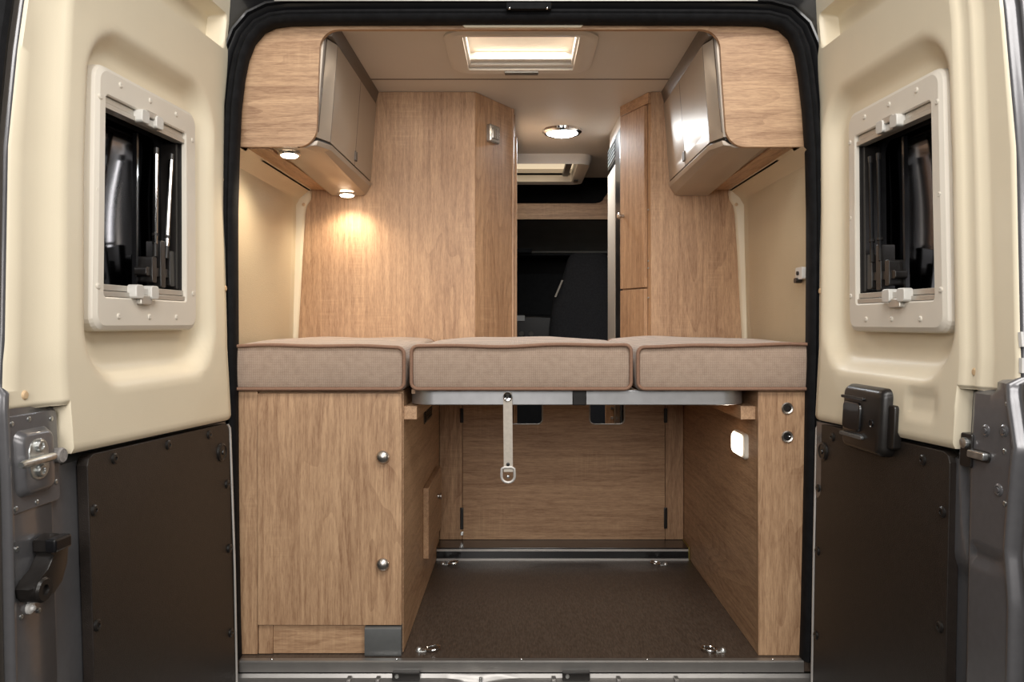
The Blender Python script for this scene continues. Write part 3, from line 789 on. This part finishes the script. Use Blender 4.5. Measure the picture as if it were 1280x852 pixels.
B(x0+.02, x1-.02, ya+.010, ya+.030, ZC+.012, ZC+.034).build('blind_bar', 'chrome', h1, .005)
for x in (x0+.004, x1-.004): B(x-.004, x+.004, ya, yb, ZC+.0, ZC+.035).build('side_rail', 'white_plastic', h1, .001)
B(-.052, .062, yb+.006, yb+.034, ZC-.018, ZC-.011).build('pull_grip', 'bracket_grey', h1, .002)
h2 = hatch('roof_hatch', *SK2, .07, 'roof hatch with cream blind further along the aisle beyond the ceiling lamp', 'blind_glow_soft', .05)
B(SK2[1]-.055, SK2[1]-.02, 2.0, 2.5, ZC-.012, ZC+.010).build('blind_bar', 'bracket_grey', h2, .004)
B(SK2[1]+.005, SK2[1]+.030, 2.40, 2.46, ZC-.054, ZC-.048).build('switch', 'black_plastic', h2, .001)
# light falling through the two hatches
hl = area('hatch_light', (.003, .372, ZC+.030), (.003, .372, 0), .30, .26, 2.2, (1, .84, .66))
hl2 = area('hatch_light', (-.03, 2.24, ZC-.01), (-.03, 2.24, 0), .5, .45, .8, (1, .84, .62))
cl = thing('ceiling_lamp', (.188, 1.42, ZC), 'round cool white ceiling lamp switched on above the aisle', 'lamp')
m = Matrix.Translation((.188, 1.42, ZC)) @ Matrix.Rotation(PI, 4, 'X')
MB().torus([(.070, 0), (.090, 0), (.088, .010), (.078, .018), (.068, .016)], 40, m).build('ring', 'chrome', cl)
MB().lathe([(.001, .002), (.072, .002), (.070, .016), (.05, .024), (.001, .028)], 40, m).build('lens', 'led_cool', cl)
l = bpy.data.lights.new('lamp_light', 'AREA'); l.shape = 'DISK'; l.size = .13; l.energy = 9; l.color = (.88, .95, 1)
o = bpy.data.objects.new('lamp_light', l); COL.objects.link(o); o.parent = cl; o.location = (0, 0, -.032)

# ------------------------------------------------------------------ tall oak furniture behind the bed
ZP = .735                                   # top of bed platform
tl = thing('tall_cabinet', (-.45, YW+.02, ZP), 'tall oak washroom cubicle behind the left mattress with angled corner panel', 'cabinet')
def quad_panel(pts, z0, z1, th):
    """vertical board through plan points a->b, thickness to its right-hand side"""
    a, b = [Vector((*p, 0)) for p in pts]; d = (b-a).normalized(); nrm = Vector((d.y, -d.x, 0))*th
    return MB().prism([Vector((q.x, q.y, z0)) for q in (a, b, b+nrm, a+nrm)], [Vector((q.x, q.y, z1)) for q in (a, b, b+nrm, a+nrm)])
B(-.83, -.167, YW, YW+.018, ZP, ZC-.001).build('front_panel', 'oak_z', tl, .001)
A0, A1 = (-.166, YW+.001), (-.032, 1.05)
MB().prism([Vector((x, y, ZP)) for x, y in (A0, A1, (A1[0]-.012, A1[1]+.010), (A0[0]-.012, A0[1]+.016))], [Vector((x, y, ZC-.001)) for x, y in (A0, A1, (A1[0]-.012, A1[1]+.010), (A0[0]-.012, A0[1]+.016))]).build('angled_panel', 'oak_z', tl, .001)
B(-.046, -.024, 1.051, 1.09, ZP, ZC-.001).build('corner_post', 'oak_z', tl, .003)
B(-.045, -.021, 1.15, 2.3, .03, ZC-.001).build('aisle_wall', 'oak_z', tl)
B(-.028, -.0125, 1.12, 1.19, .03, ZC-.10).build('sliding_door_edge', 'oak_z', tl, .002)
sw = None
dn = Vector((A1[1]-A0[1], -(A1[0]-A0[0]), 0)).normalized()
pp = Vector((*A0, 0)).lerp(Vector((*A1, 0)), .42); pp.z = at(615, 168, pp.y).z
swt = thing('wall_switch', pp, 'silver wall switch on the angled oak panel', 'switch')
mm = frame_mat(pp, dn)
lo = [(rrect(-.034, .034, -.034, .034, .006, 4), .0005), (rrect(-.034, .034, -.034, .034, .006, 4), .014), (rrect(-.030, .030, -.030, .030, .005, 4), .019)]
MB().loft([[mm @ Vector((x, y, h)) for x, y in lp] for lp, h in lo]).build('cover', 'switch_silver', swt)
for x in (-.012, .012): MB().extr(rrect(x-.010, x+.010, -.020, .020, .002, 3), lambda a_, b_, h: mm @ Vector((a_, b_, h)), .018, .0235).build('rocker', 'switch_silver', swt, .002)

tr = thing('tall_cabinet', (.6, YW+.02, ZP), 'tall oak wardrobe behind the right mattress with slim angled doors', 'cabinet')
B(.487, .83, YW, YW+.018, ZP, ZC-.001).build('front_panel', 'oak_z', tr, .001)
C0, C1 = (.487, YW+.006), (.407, 1.03)
def onC(t, off=0):
    n = Vector((-(C1[1]-C0[1]), C1[0]-C0[0], 0)).normalized()
    return Vector((C0[0]+(C1[0]-C0[0])*t, C0[1]+(C1[1]-C0[1])*t, 0))+n*off
def Cboard(t0, t1, z0, z1, o0, o1):
    q = [onC(t0, o0), onC(t1, o0), onC(t1, o1), onC(t0, o1)]
    return MB().prism([Vector((p.x, p.y, z0)) for p in q], [Vector((p.x, p.y, z1)) for p in q])
Cboard(.0, 1, ZP, ZC-.001, -.016, -.002).build('carcass_side', 'oak_z', tr)
zd = at(0, 361, .93).z
wd_ = Cboard(.10, .96, zd+.003, ZC-.045, .000, .014).build('wardrobe_door', 'oak_z', tr, .0015)
lw_ = Cboard(.10, .96, ZP+.01, zd-.003, .000, .014).build('lower_door', 'oak_z', tr, .0015)
Cboard(.0, 1.0, ZC-.041, ZC-.001, .000, .010).build('top_rail', 'oak_y', tr, .001)
kp = onC(.84, .014); kp.z = at(783, 270, kp.y).z
nC = (onC(.5, 1)-onC(.5, 0)).normalized()
MB().lathe([(.001, 0), (.007, 0), (.006, .012), (.012, .016), (.012, .021), (.008, .025), (.001, .026)], 18, frame_mat(kp, nC)).build('knob', 'knob_metal', wd_)
for py in (262, 326, 335, 372):
    q = onC(.055, .002); q.z = at(812, py, q.y).z
    MB().lathe([(.0008, 0), (.004, 0), (.003, .003), (.0008, .003)], 8, frame_mat(q, nC)).build('hinge_screw', 'zinc', tr)
fr = thing('fridge_column', (.48, 1.3, .02), 'tall fridge column with black top vent along the aisle', 'fridge')
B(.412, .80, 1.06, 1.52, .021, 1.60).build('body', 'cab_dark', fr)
B(.400, .411, 1.225, 1.50, .10, 1.585).build('fridge_door', 'fridge_white', fr, .004)
B(.402, .411, 1.062, 1.220, .10, 1.70).build('edge_profile', 'black_gloss', fr, .001)
vt = B(.404, .80, 1.222, 1.52, 1.61, 1.70).build('vent', 'black_plastic', fr, .002)
for k in range(5):
    z = 1.622+.016*k; B(.400, .405, 1.235, 1.50, z, z+.007).build('vent_slat', 'bracket_grey', vt)
B(.412, .80, 1.06, 1.52, 1.705, ZC-.001).build('top_filler', 'ceiling_film', fr)

# ------------------------------------------------------------------ driver's cab seen through the aisle
YB = 2.72
sh = thing('overhead_shelf', (0, YB, 1.54), 'oak fronted overhead shelf above the driver cab opening', 'shelf')
za, zb_ = at(0, 274, YB).z, at(0, 254, YB).z
xr = at(756, 0, YB).x
pl_ = [(-.6, za), (.85, za), (.85, zb_+.08), (xr+.03, zb_+.08), (xr-.004, zb_+.035)]
pl_ += [(xr-.012, zb_+.018), (xr-.03, zb_+.006), (xr-.055, zb_), (-.6, zb_)]
MB().extr(pl_, XZ, YB, YB+.02).build('front_board', 'oak_x', sh, .002)
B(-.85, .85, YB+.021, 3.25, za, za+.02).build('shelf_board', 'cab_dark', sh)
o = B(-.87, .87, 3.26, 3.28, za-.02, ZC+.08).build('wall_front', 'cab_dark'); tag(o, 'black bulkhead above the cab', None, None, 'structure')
# headliner, sun visor ledge, windscreen and dash
hl_ = MB(); rows = []
for y, z in ((YB+.03, za-.004), (2.85, za-.012), (3.05, za-.03), (3.3, 1.46), (3.5, 1.395)):
    rows.append([Vector((x, y, z)) for x in (-.86, -.4, 0, .4, .86)])
hl_.grid(rows); hl_.grid([[p+Vector((0, 0, .01)) for p in r] for r in rows])
o = hl_.build('ceiling', 'cab_grey'); tag(o, 'dim grey cab headliner above the seat', None, None, 'structure')
vs = thing('visor_ledge', (0, 3.5, 1.33), 'dark ledge with small printed label under the cab headliner', 'ledge')
B(-.86, .86, 3.46, 3.62, 1.385, 1.43).build('upper_band', 'cab_dark', vs, .01)
B(-.86, .86, 3.44, 3.62, at(0, 316, 3.44).z, at(0, 311, 3.44).z).build('lower_band', 'cab_grey', vs, .006)
a, b = at(714, 309, 3.445), at(731, 300, 3.445)
lb = B(a.x, b.x, 3.440, 3.4595, a.z, b.z).build('label_plate', 'printed_grey', vs, .001)
a, b = at(645, 316, 3.40), at(665, 302, 3.40)
B(a.x-.05, b.x, 3.395, 3.44, a.z, b.z).build('mirror', 'cab_dark', vs, .008)
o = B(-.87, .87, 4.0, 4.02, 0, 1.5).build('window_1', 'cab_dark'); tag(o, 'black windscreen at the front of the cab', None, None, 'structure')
ds_ = thing('dashboard', (.0, 3.75, .02), 'black dashboard with round knobs and white item in the cab', 'dashboard')
B(-.86, .86, 3.7, 3.98, .021, at(0, 393, 3.7).z).build('dash_body', 'cab_dark', ds_, .03)
a, b = at(640, 422, 3.6), at(690, 395, 3.6)
con = B(a.x, b.x, 3.6, 3.72, a.z-.2, b.z).build('centre_console', 'black_plastic', ds_, .012)
for px in (652, 664):
    MB().lathe([(.001, 0), (.018, 0), (.017, .014), (.011, .016), (.010, .010), (.001, .010)], 20, frame_mat(at(px, 417, 3.598), Vector((0, -1, 0)))).build('knob', 'cab_grey', con)
a, b = at(644, 401, 3.585), at(656, 394, 3.585)
B(a.x, b.x, 3.585, 3.60, a.z, b.z).build('white_card', 'white_plastic', ds_, .002)
st = thing('cab_seat', (.47, 3.1, .05), 'dark cloth cab seat with integrated headrest and belt', 'seat')
YS = 3.02
def seatz(py): return at(0, py, YS).z
prof = [(316, 718, 753), (318, 713, 759), (325, 709.5, 763), (345, 704, 768), (365, 697, 776), (372, 693, 782), (385, 690, 786), (410, 687, 790), (470, 686, 790), (600, 688, 788)]
rings = []
for py, a_, b_ in prof:
    xa, xb, z = at(a_, 0, YS).x, at(b_, 0, YS).x, seatz(py); th = .05 if py < 340 else .075
    if py == 316: th = .02
    rings.append([Vector((x, YS+.0+th+y*th, z)) for x, y in [((xa+xb)/2+(xb-xa)/2*math.copysign(abs(math.cos(t))**.6, math.cos(t)), math.copysign(abs(math.sin(t))**.6, math.sin(t))) for t in [2*PI*k/20 for k in range(20)]]])
MB().loft(rings).build('backrest', 'seat_cloth', st, angle=1.2)
xa, xb = at(687, 0, YS).x, at(790, 0, YS).x
B(xa, xb, YS+.06, YS+.58, .42, .56).build('cushion', 'seat_cloth', st, .04, 3)
B(xa+.05, xb-.05, YS+.06, YS+.55, .021, .42).build('seat_base', 'cab_dark', st, .02)
a, b = at(693, 371, YS-.01), at(703, 350, YS-.01)
MB().prism([a, a+Vector((.012, 0, 0)), b+Vector((.006, 0, 0)), b-Vector((.006, 0, 0))], [q+Vector((0, .004, 0)) for q in (a, a+Vector((.012, 0, 0)), b+Vector((.006, 0, 0)), b-Vector((.006, 0, 0)))]).build('belt', 'webbing', st)

# ------------------------------------------------------------------ bed: platform, rail, mattresses
bd = thing('bed_frame', (.0, .05, .69), 'bed platform with grey aluminium front rail and black joint', 'bed frame')
YR = .045
zr0, zr1 = at(0, 506, YR).z, at(0, 487.5, YR).z
xl, xr = at(511, 0, YR).x, at(935, 0, YR).x
def rail_plan(off):
    R = .07-off; pts = []
    pts += [(xl+off, YR+.50), (xl+off, YR+.075)]
    for k in range(7):
        a_ = PI+k*PI/2/6; pts.append((xl+.07+R*math.cos(a_), YR+.07+R*math.sin(a_)*1.0))
    for k in range(7):
        a_ = 1.5*PI+k*PI/2/6; pts.append((xr-.07+R*math.cos(a_), YR+.07+R*math.sin(a_)))
    pts += [(xr-off, YR+.075), (xr-off, YR+.50)]
    return pts
po, pi_ = rail_plan(0), rail_plan(.02)
rings = [[Vector((*p, zr0)), Vector((*p, zr1)), Vector((*q, zr1)), Vector((*q, zr0))] for p, q in zip(po, pi_)]
MB().loft(rings).build('front_rail', 'alu', bd, .002)
a, b = at(715.5, 505, YR), at(733, 488, YR)
B(a.x, b.x, YR-.004, YR+.024, zr0-.001, zr1+.001).build('rail_joint', 'black_plastic', bd, .003)
B(-.304, .60, YR+.03, 1.06, zr1-.012, zr1).build('platform_board', 'oak_x', bd)

def mattress(x0, x1, label, seed):
    rnd = random.Random(seed)
    y0_, y1_ = .018, YW-.010; zb, zt_ = zr1+.0008, .853
    root = thing('mattress', ((x0+x1)/2, (y0_+y1_)/2, zb), label, 'mattress', 'mattresses of the transverse bed')
    ph = [rnd.uniform(0, 6) for _ in range(4)]
    def wav(x, y): return .0025*math.sin(9*x+ph[0]+3*y)+.0018*math.sin(23*x+ph[1])+.0015*math.sin(14*y+ph[2])
    def puff(x, y):
        u = (x-x0)/(x1-x0); v = (y-y0_)/(y1_-y0_)
        return .009*(4*u*(1-u))**.6*(.3+.7*min(1, v*3))
    loop = rrect(x0, x1, y0_, y1_, .022, 4); pts = []
    for i, p in enumerate(loop):
        q = loop[(i+1) % len(loop)]; d = math.hypot(q[0]-p[0], q[1]-p[1]); k = max(1, int(d/.02))
        for t in range(k): pts.append((p[0]+(q[0]-p[0])*t/k, p[1]+(q[1]-p[1])*t/k))
    nrm = []
    for i in range(len(pts)):
        a_, b_ = pts[i-1], pts[(i+1) % len(pts)]; tx, ty = b_[0]-a_[0], b_[1]-a_[1]; L_ = math.hypot(tx, ty); nrm.append((ty/L_, -tx/L_))
    def outline(ins): return [(p[0]-n_[0]*ins, p[1]-n_[1]*ins) for p, n_ in zip(pts, nrm)]
    rings = []
    for t, ins in ((0, .014), (.05, .007), (.12, .004), (.3, .001), (.5, 0), (.7, .001), (.88, .004), (.95, .007), (1.0, .013)):
        z = zb+(zt_-zb)*t
        rings.append([Vector((x, y, z+(wav(x, y)*sm((t-.2)/.8)))) for x, y in outline(ins)])
    base = outline(.013); m_ = len(base); cx_, cy_ = (x0+x1)/2, (y0_+y1_)/2
    for k, t in ((0, .96), (1, .9), (2, .8), (3, .6), (4, .35), (5, .12)):
        ring = []
        for x, y in base:
            xx, yy = cx_+(x-cx_)*t, cy_+(y-cy_)*t
            ring.append(Vector((xx, yy, zt_+wav(xx, yy)+puff(xx, yy)+.002*sm((1-t)/.1))))
        rings.append(ring)
    MB().loft(rings).build('cover', 'knit', root, angle=1.4)
    for y, nm in ((y0_+.001, 'piping'), (y1_-.001, 'piping')):
        loop = rrect(x0+.006, x1-.006, zb+.005, zt_-.001, .018, 5); out = []
        for i, p in enumerate(loop):
            q = loop[(i+1) % len(loop)]; d = math.hypot(q[0]-p[0], q[1]-p[1]); k = max(1, int(d/.015))
            for t in range(k): out.append((p[0]+(q[0]-p[0])*t/k, p[1]+(q[1]-p[1])*t/k))
        P = [Vector((x, y-(.002 if y < .1 else -.001), z+(wav(x, y) if z > (zb+zt_)/2 else 0))) for x, z in out]
        MB().tube(P, .005, 7, True).build(nm, 'piping', root, angle=1.4)
    return root
mattress(-.800, at(508, 0, .02).x, 'beige knit mattress with brown piping over the left oak cabinet', 1)
mattress(at(511.5, 0, .02).x, at(791.5, 0, .02).x, 'beige knit mattress with brown piping between the two outer mattresses', 2)
mattress(at(794.5, 0, .02).x, .806, 'beige knit mattress with brown piping over the slim oak post', 3)

# hanging strap
c = at(634.5, 496, .03); e = at(635, 590, .03)
sp = thing('strap', (c.x, .03, e.z), 'grey webbing strap with metal ring hanging from the bed rail', 'strap')
hw = .0125
mb = MB(); rows = []
for k in range(13):
    t = k/12; z = c.z+.012+(e.z-c.z-.012)*t; w_ = hw*(1 if t > .06 else .8); xx = c.x+.002*t
    rows.append([Vector((xx-w_, .036, z)), Vector((xx+w_, .036, z)), Vector((xx+w_, .0395, z)), Vector((xx-w_, .0395, z))])
MB().loft(rows).build('webbing', 'webbing', sp)
MB().torus([(.005, 0), (.0125, 0), (.0125, .003), (.010, .006), (.005, .005)], 20, frame_mat(Vector((c.x, .036, c.z)), Vector((0, -1, 0)))).build('eyelet', 'chrome', sp)
MB().lathe([(.0005, 0), (.005, 0), (.005, .004), (.0005, .004)], 14, frame_mat(Vector((c.x, .0358, c.z)), Vector((0, -1, 0)))).build('eyelet_hole', 'black_plastic', sp)
p = at(635, 580.5, .03)
MB().lathe([(.0005, 0), (.005, 0), (.0045, .003), (.0005, .004)], 14, frame_mat(Vector((p.x, .036, p.z)), Vector((0, -1, 0)))).build('rivet', 'black_plastic', sp)
za_, zb2 = at(0, 586, .03).z, at(0, 605, .03).z; xx = at(635, 0, .03).x
dl_ = [(xx-.017, za_), (xx-.018, za_-.014)]+[(xx+.018*math.cos(t), za_-.022+.016*math.sin(t)) for t in [PI+PI*k/8 for k in range(9)]]+[(xx+.018, za_-.014), (xx+.017, za_), (xx+.010, za_+.004), (xx-.010, za_+.004)]
MB().tube([Vector((x, .036, z)) for x, z in dl_], .0038, 8, True).build('d_ring', 'edge_alu', sp)
MB().lathe([(.0005, 0), (.005, 0), (.004, .005), (.0005, .006)], 10, frame_mat(Vector((xx, .037, za_-.022)), Vector((0, -1, 0)))).build('snap', 'zinc', sp)

# ------------------------------------------------------------------ lower left cabinet
YC = .03; ZTOP = .728
lc = thing('garage_cabinet', (-.55, .5, .001), 'oak garage cabinet with two round knobs and grey corner bracket', 'cabinet')
xi = -.323
B(xi-.016, xi, YC+.020, 1.04, .002, ZTOP).build('side_panel', 'oak_y', lc, .0008)
B(-.815, at(321, 0, YC).x, YC+.006, YC+.022, .002, ZTOP).build('filler_panel', 'oak_z', lc, .0008)
B(-.815, xi-.0165, YC+.0225, .9, ZTOP-.016, ZTOP).build('top_board', 'oak_x', lc)
zpl = at(0, 781, YC).z
ld = B(at(322, 0, YC).x, at(502, 0, YC).x, YC, YC+.018, zpl, at(0, 491.5, YC).z).build('door', 'oak_z', lc, .001)
knob_me = shared(MB().lathe([(.001, 0), (.011, 0), (.012, .004), (.0175, .006), (.0180, .009), (.0160, .013), (.010, .017), (.001, .0185)], 26), 'knob_metal')
for py in (570.5, 704.5):
    kp = at(479, py, YC); inst('knob', knob_me, frame_mat(kp, Vector((0, -1, 0))), ld)
B(at(340, 0, YC).x, at(456, 0, YC).x, YC+.012, YC+.022, .002, zpl-.004).build('plinth', 'oak_x', lc, .0008)
B(at(322, 0, YC).x, at(340, 0, YC).x-.0005, YC+.009, YC+.022, .002, zpl-.004).build('plinth_post', 'oak_z', lc, .0008)
a = at(455.5, 822, YC-.008); b = at(501.5, 784, YC-.008)
mb = MB().extr([(YC+.030, b.z), (YC-.002, b.z), (YC-.008, b.z-.004), (YC-.008, a.z+.006), (YC-.002, a.z), (YC+.030, a.z)], YZ, a.x, b.x)
mb.build('corner_bracket', 'bracket_grey', lc, .0008)
# ledger that carries the bed rail, vent and small flap on the inner side
a, b = at(509, 524, .055), at(521, 507.5, .055)
B(xi+.0005, b.x, .055, 1.0, a.z, b.z).build('bed_ledger', 'oak_y', lc, .001)
gv = []
def grille(root, y0__, y1__, z0__, z1__, x, sgn):
    g = B(x, x+sgn*.003, y0__, y1__, z0__, z1__).build('vent_grille', 'dark_strip', root, .001)
    n_ = 7
    for k in range(n_):
        z = z0__+.006+(z1__-z0__-.012)*(k+.5)/n_
        B(x+sgn*.0025, x+sgn*.0055, y0__+.005, y1__-.005, z-.0028, z+.0028).build('vent_slat', 'black_plastic', g)
grille(lc, .52, .74, .575, .640, xi+.0005, 1)
fz0, fz1 = .13, .365
fp = B(xi+.0008, xi+.019, .50, .92, fz0, fz1).build('flap', 'oak_y', lc, .0015)
MB().lathe([(.001, 0), (.008, 0), (.007, .006), (.012, .010), (.012, .014), (.001, .016)], 18, frame_mat(Vector((xi+.019, .80, .275)), Vector((1, 0, 0)))).build('flap_knob', 'knob_metal', fp)

# ------------------------------------------------------------------ garage back wall
YG = 1.05
bw = thing('bulkhead', (.16, YG, .055), 'oak garage back wall with two cut-outs and black hinges', 'bulkhead')
xg0, xg1 = at(578.5, 0, YG).x, at(831, 0, YG).x
zt1 = zr1-.014
cuts = [(at(636, 0, YG).x, at(678, 0, YG).x), (at(737, 0, YG).x, at(780.5, 0, YG).x)]
zc0 = at(0, 530, YG).z
zbp = .0485
poly = [(xg0, zbp), (xg1, zbp), (xg1, zt1)]
for ca, cb in reversed(cuts):
    poly += [(cb, zt1), (cb, zc0+.02)]+arcpts(cb-.02, zc0+.02, .02, 0, -PI/2, 4)[1:]+arcpts(ca+.02, zc0+.02, .02, -PI/2, -PI, 4)+[(ca, zt1)]
poly += [(xg0, zt1)]
MB().extr(poly, XZ, YG, YG+.016).build('panel_board', 'oak_x', bw)
for ca, cb in cuts:
    pth = [(ca, zt1), (ca, zc0+.02)]+[(ca+.02-.02*math.cos(t), zc0+.02-.02*math.sin(t)) for t in [PI/2*k/4 for k in range(1, 5)]]+[(cb-.02+.02*math.sin(t), zc0+.02-.02*math.cos(t)) for t in [PI/2*k/4 for k in range(0, 5)]]+[(cb, zt1)]
    MB().tube([Vector((x, YG-.001, z)) for x, z in pth], .0028, 6).build('cutout_edging', 'webbing', bw)
for px, pys in ((577.5, ((510, 528), (634, 661))), (832, ((510, 528), (634, 660)))):
    for p0, p1 in pys:
        x = at(px, 0, YG).x; B(x-.007, x+.006, YG-.008, YG+.004, at(0, p1, YG).z, at(0, p0, YG).z).build('hinge', 'black_plastic', bw, .002)
x = at(577.5, 0, YG).x; B(x-.006, x+.006, YG-.006, YG+.002, .065, .080).build('catch', 'zinc', bw, .002)
B(xi+.0008, xg0-.002, YG-.002, YG+.018, .0485, zt1).build('side_post', 'oak_z', bw, .001)
B(xg1+.002, .6535, YG-.002, YG+.018, .0485, zt1).build('side_post', 'oak_z', bw, .001)
x = at(765, 0, 1.25).x
aisle_post = thing('aisle_bench', (x, 1.3, .021), 'oak furniture corner seen through the panel cut-out', 'furniture')
B(at(757, 0, 1.25).x, at(757, 0, 1.25).x+.035, 1.25, 1.27, .021, .70).build('front_board', 'oak_z', aisle_post, .001)
B(at(757, 0, 1.25).x, at(757, 0, 1.25).x+.035, 1.27, 1.6, .685, .70).build('top_board', 'oak_x', aisle_post, .001)
for py in (510, 522):
    MB().lathe([(.001, 0), (.007, 0), (.006, .004), (.001, .004)], 12, frame_mat(at(765+(py-510)*.0, py, 1.249), Vector((0, -1, 0)))).build('bolt', 'zinc', aisle_post)
# threshold step in front of the back panel
sp_ = thing('threshold_step', (.17, .95, 0), 'glossy black step with two bright metal edges across the load floor', 'step')
ys0 = .93; zs1 = at(0, 684.5, ys0).z
xs0, xs1 = xi+.001, .649
B(xs0, xs1, ys0, 1.047, .0005, zs1).build('step_body', 'black_gloss', sp_, .001)
B(xs0, xs1, ys0-.004, ys0-.0002, at(0, 688.5, ys0).z, at(0, 686, ys0).z).build('metal_edge', 'edge_alu', sp_, .0005)
B(xs0, xs1, ys0-.006, ys0-.0002, at(0, 701, ys0).z, at(0, 697.5, ys0).z).build('metal_edge', 'edge_alu', sp_, .0005)
B(xs1+.0004, xs1+.0045, ys0-.006, 1.046, .001, zs1+.004).build('end_trim', 'brass_edge', sp_, .001)

# ------------------------------------------------------------------ lower right cabinet wall and post
rc = thing('garage_side_unit', (.72, .5, .001), 'oak side unit with slim front post carrying two sockets', 'cabinet')
xj = .6555
B(xj, xj+.016, YC+.018, 1.075, .0008, ZTOP).build('side_panel', 'oak_y', rc, .0008)
x2 = at(1012, 0, YC).x
B(xj-.001, x2, YC, YC+.017, .001, at(0, 490, YC).z).build('front_post', 'oak_z', rc, .001)
B(xj-.001, x2, YC-.003, YC+.02, at(0, 489.5, YC).z, ZTOP-.0004).build('post_cap', 'oak_x', rc, .001)
a, b = at(926, 524, .055), at(943.5, 507.5, .055)
B(a.x, xj-.0005, .055, 1.0, a.z, b.z).build('bed_ledger', 'oak_y', rc, .001)
for py in (510, 545.5):
    t = thing('socket', at(984, py, YC), 'round dark socket with metal ring on the oak post', 'socket', 'sockets on the post')
    t['label'] = 'upper round dark socket with metal ring on the oak post' if py < 530 else 'lower round socket with small bright pin on the oak post'
    m = frame_mat(at(984, py, YC-.0003), Vector((0, -1, 0)))
    MB().torus([(.0105, 0), (.0165, 0), (.0165, .003), (.014, .0055), (.0105, .004)], 24, m).build('ring', 'knob_metal', t)
    MB().lathe([(.0005, .0002), (.0108, .0002), (.0108, .003), (.008, .0032), (.007, .001), (.0005, .001)], 20, m).build('insert', 'black_plastic', t)
    if py > 530: MB().lathe([(.0005, 0), (.003, 0), (.003, .005), (.0005, .006)], 10, m @ Matrix.Translation((.006, 0, .001))).build('pin', 'chrome', t)
# lit lamp on the side panel
yl0, yl1, zl0, zl1 = .125, .255, .522, .594
gl = thing('garage_lamp', (xj, .19, .52), 'lit rectangular lamp on the oak side panel under the bed', 'lamp')
fnX = lambda y, z, h: Vector((xj-.0005-h, y, z))
MB().loft([[fnX(p[0], p[1], h) for p in rrect(yl0+q, yl1-q, zl0+q, zl1-q, .012, 5)] for q, h in ((0, 0), (0, .008), (.003, .011))]).build('housing', 'frame_plastic', gl)
MB().loft([[fnX(p[0], p[1], h) for p in rrect(yl0+.022+q, yl1-.004-q, zl0+.005+q, zl1-.005-q, .012, 5)] for q, h in ((0, .009), (0, .014), (.006, .019), (.02, .021))]).build('lens', 'lamp_warm', gl)
l = bpy.data.lights.new('garage_light', 'AREA'); l.shape = 'RECTANGLE'; l.size = .09; l.size_y = .05; l.energy = .7; l.color = (1, .86, .68)
o = bpy.data.objects.new('garage_light', l); COL.objects.link(o); o.parent = gl; o.location = Vector((xj-.024, .19, .558))-ORG[gl.name]; o.rotation_euler = (0, PI/2, 0)

# ------------------------------------------------------------------ lashing rings on the floor
def lashing(x, y, s, label):
    t = thing('lashing_ring', (x, y, 0), label, 'ring', 'lashing rings on the load floor')
    MB().extr(rrect(x-.030, x+.006, y-.012, y+.012, .010, 4), XY, .0004, .003).build('base_plate', 'zinc', t, .0008) if s > 0 else MB().extr(rrect(x-.006, x+.030, y-.012, y+.012, .010, 4), XY, .0004, .003).build('base_plate', 'zinc', t, .0008)
    MB().lathe([(.001, 0), (.009, 0), (.008, .005), (.005, .008), (.001, .009)], 14, Matrix.Translation((x-s*.020, y, .003))).build('bolt', 'zinc', t)
    P = [Vector((x+s*.018+.020*math.cos(a_), y+.017*math.sin(a_), .008+.003*math.cos(a_)*s)) for a_ in [2*PI*k/20 for k in range(20)]]
    MB().tube(P, .0032, 8, True).build('ring', 'chrome', t)
lashing(-.262, .064, 1, 'steel lashing ring on the brown floor beside the left cabinet and the sill')
lashing(.545, .060, -1, 'steel lashing ring on the brown floor beside the right post and the sill')
lashing(-.272, .875, 1, 'steel lashing ring on the brown floor by the step, below the small flap')
lashing(.530, .870, -1, 'steel lashing ring by the floor step, beside the panel with the lit lamp')
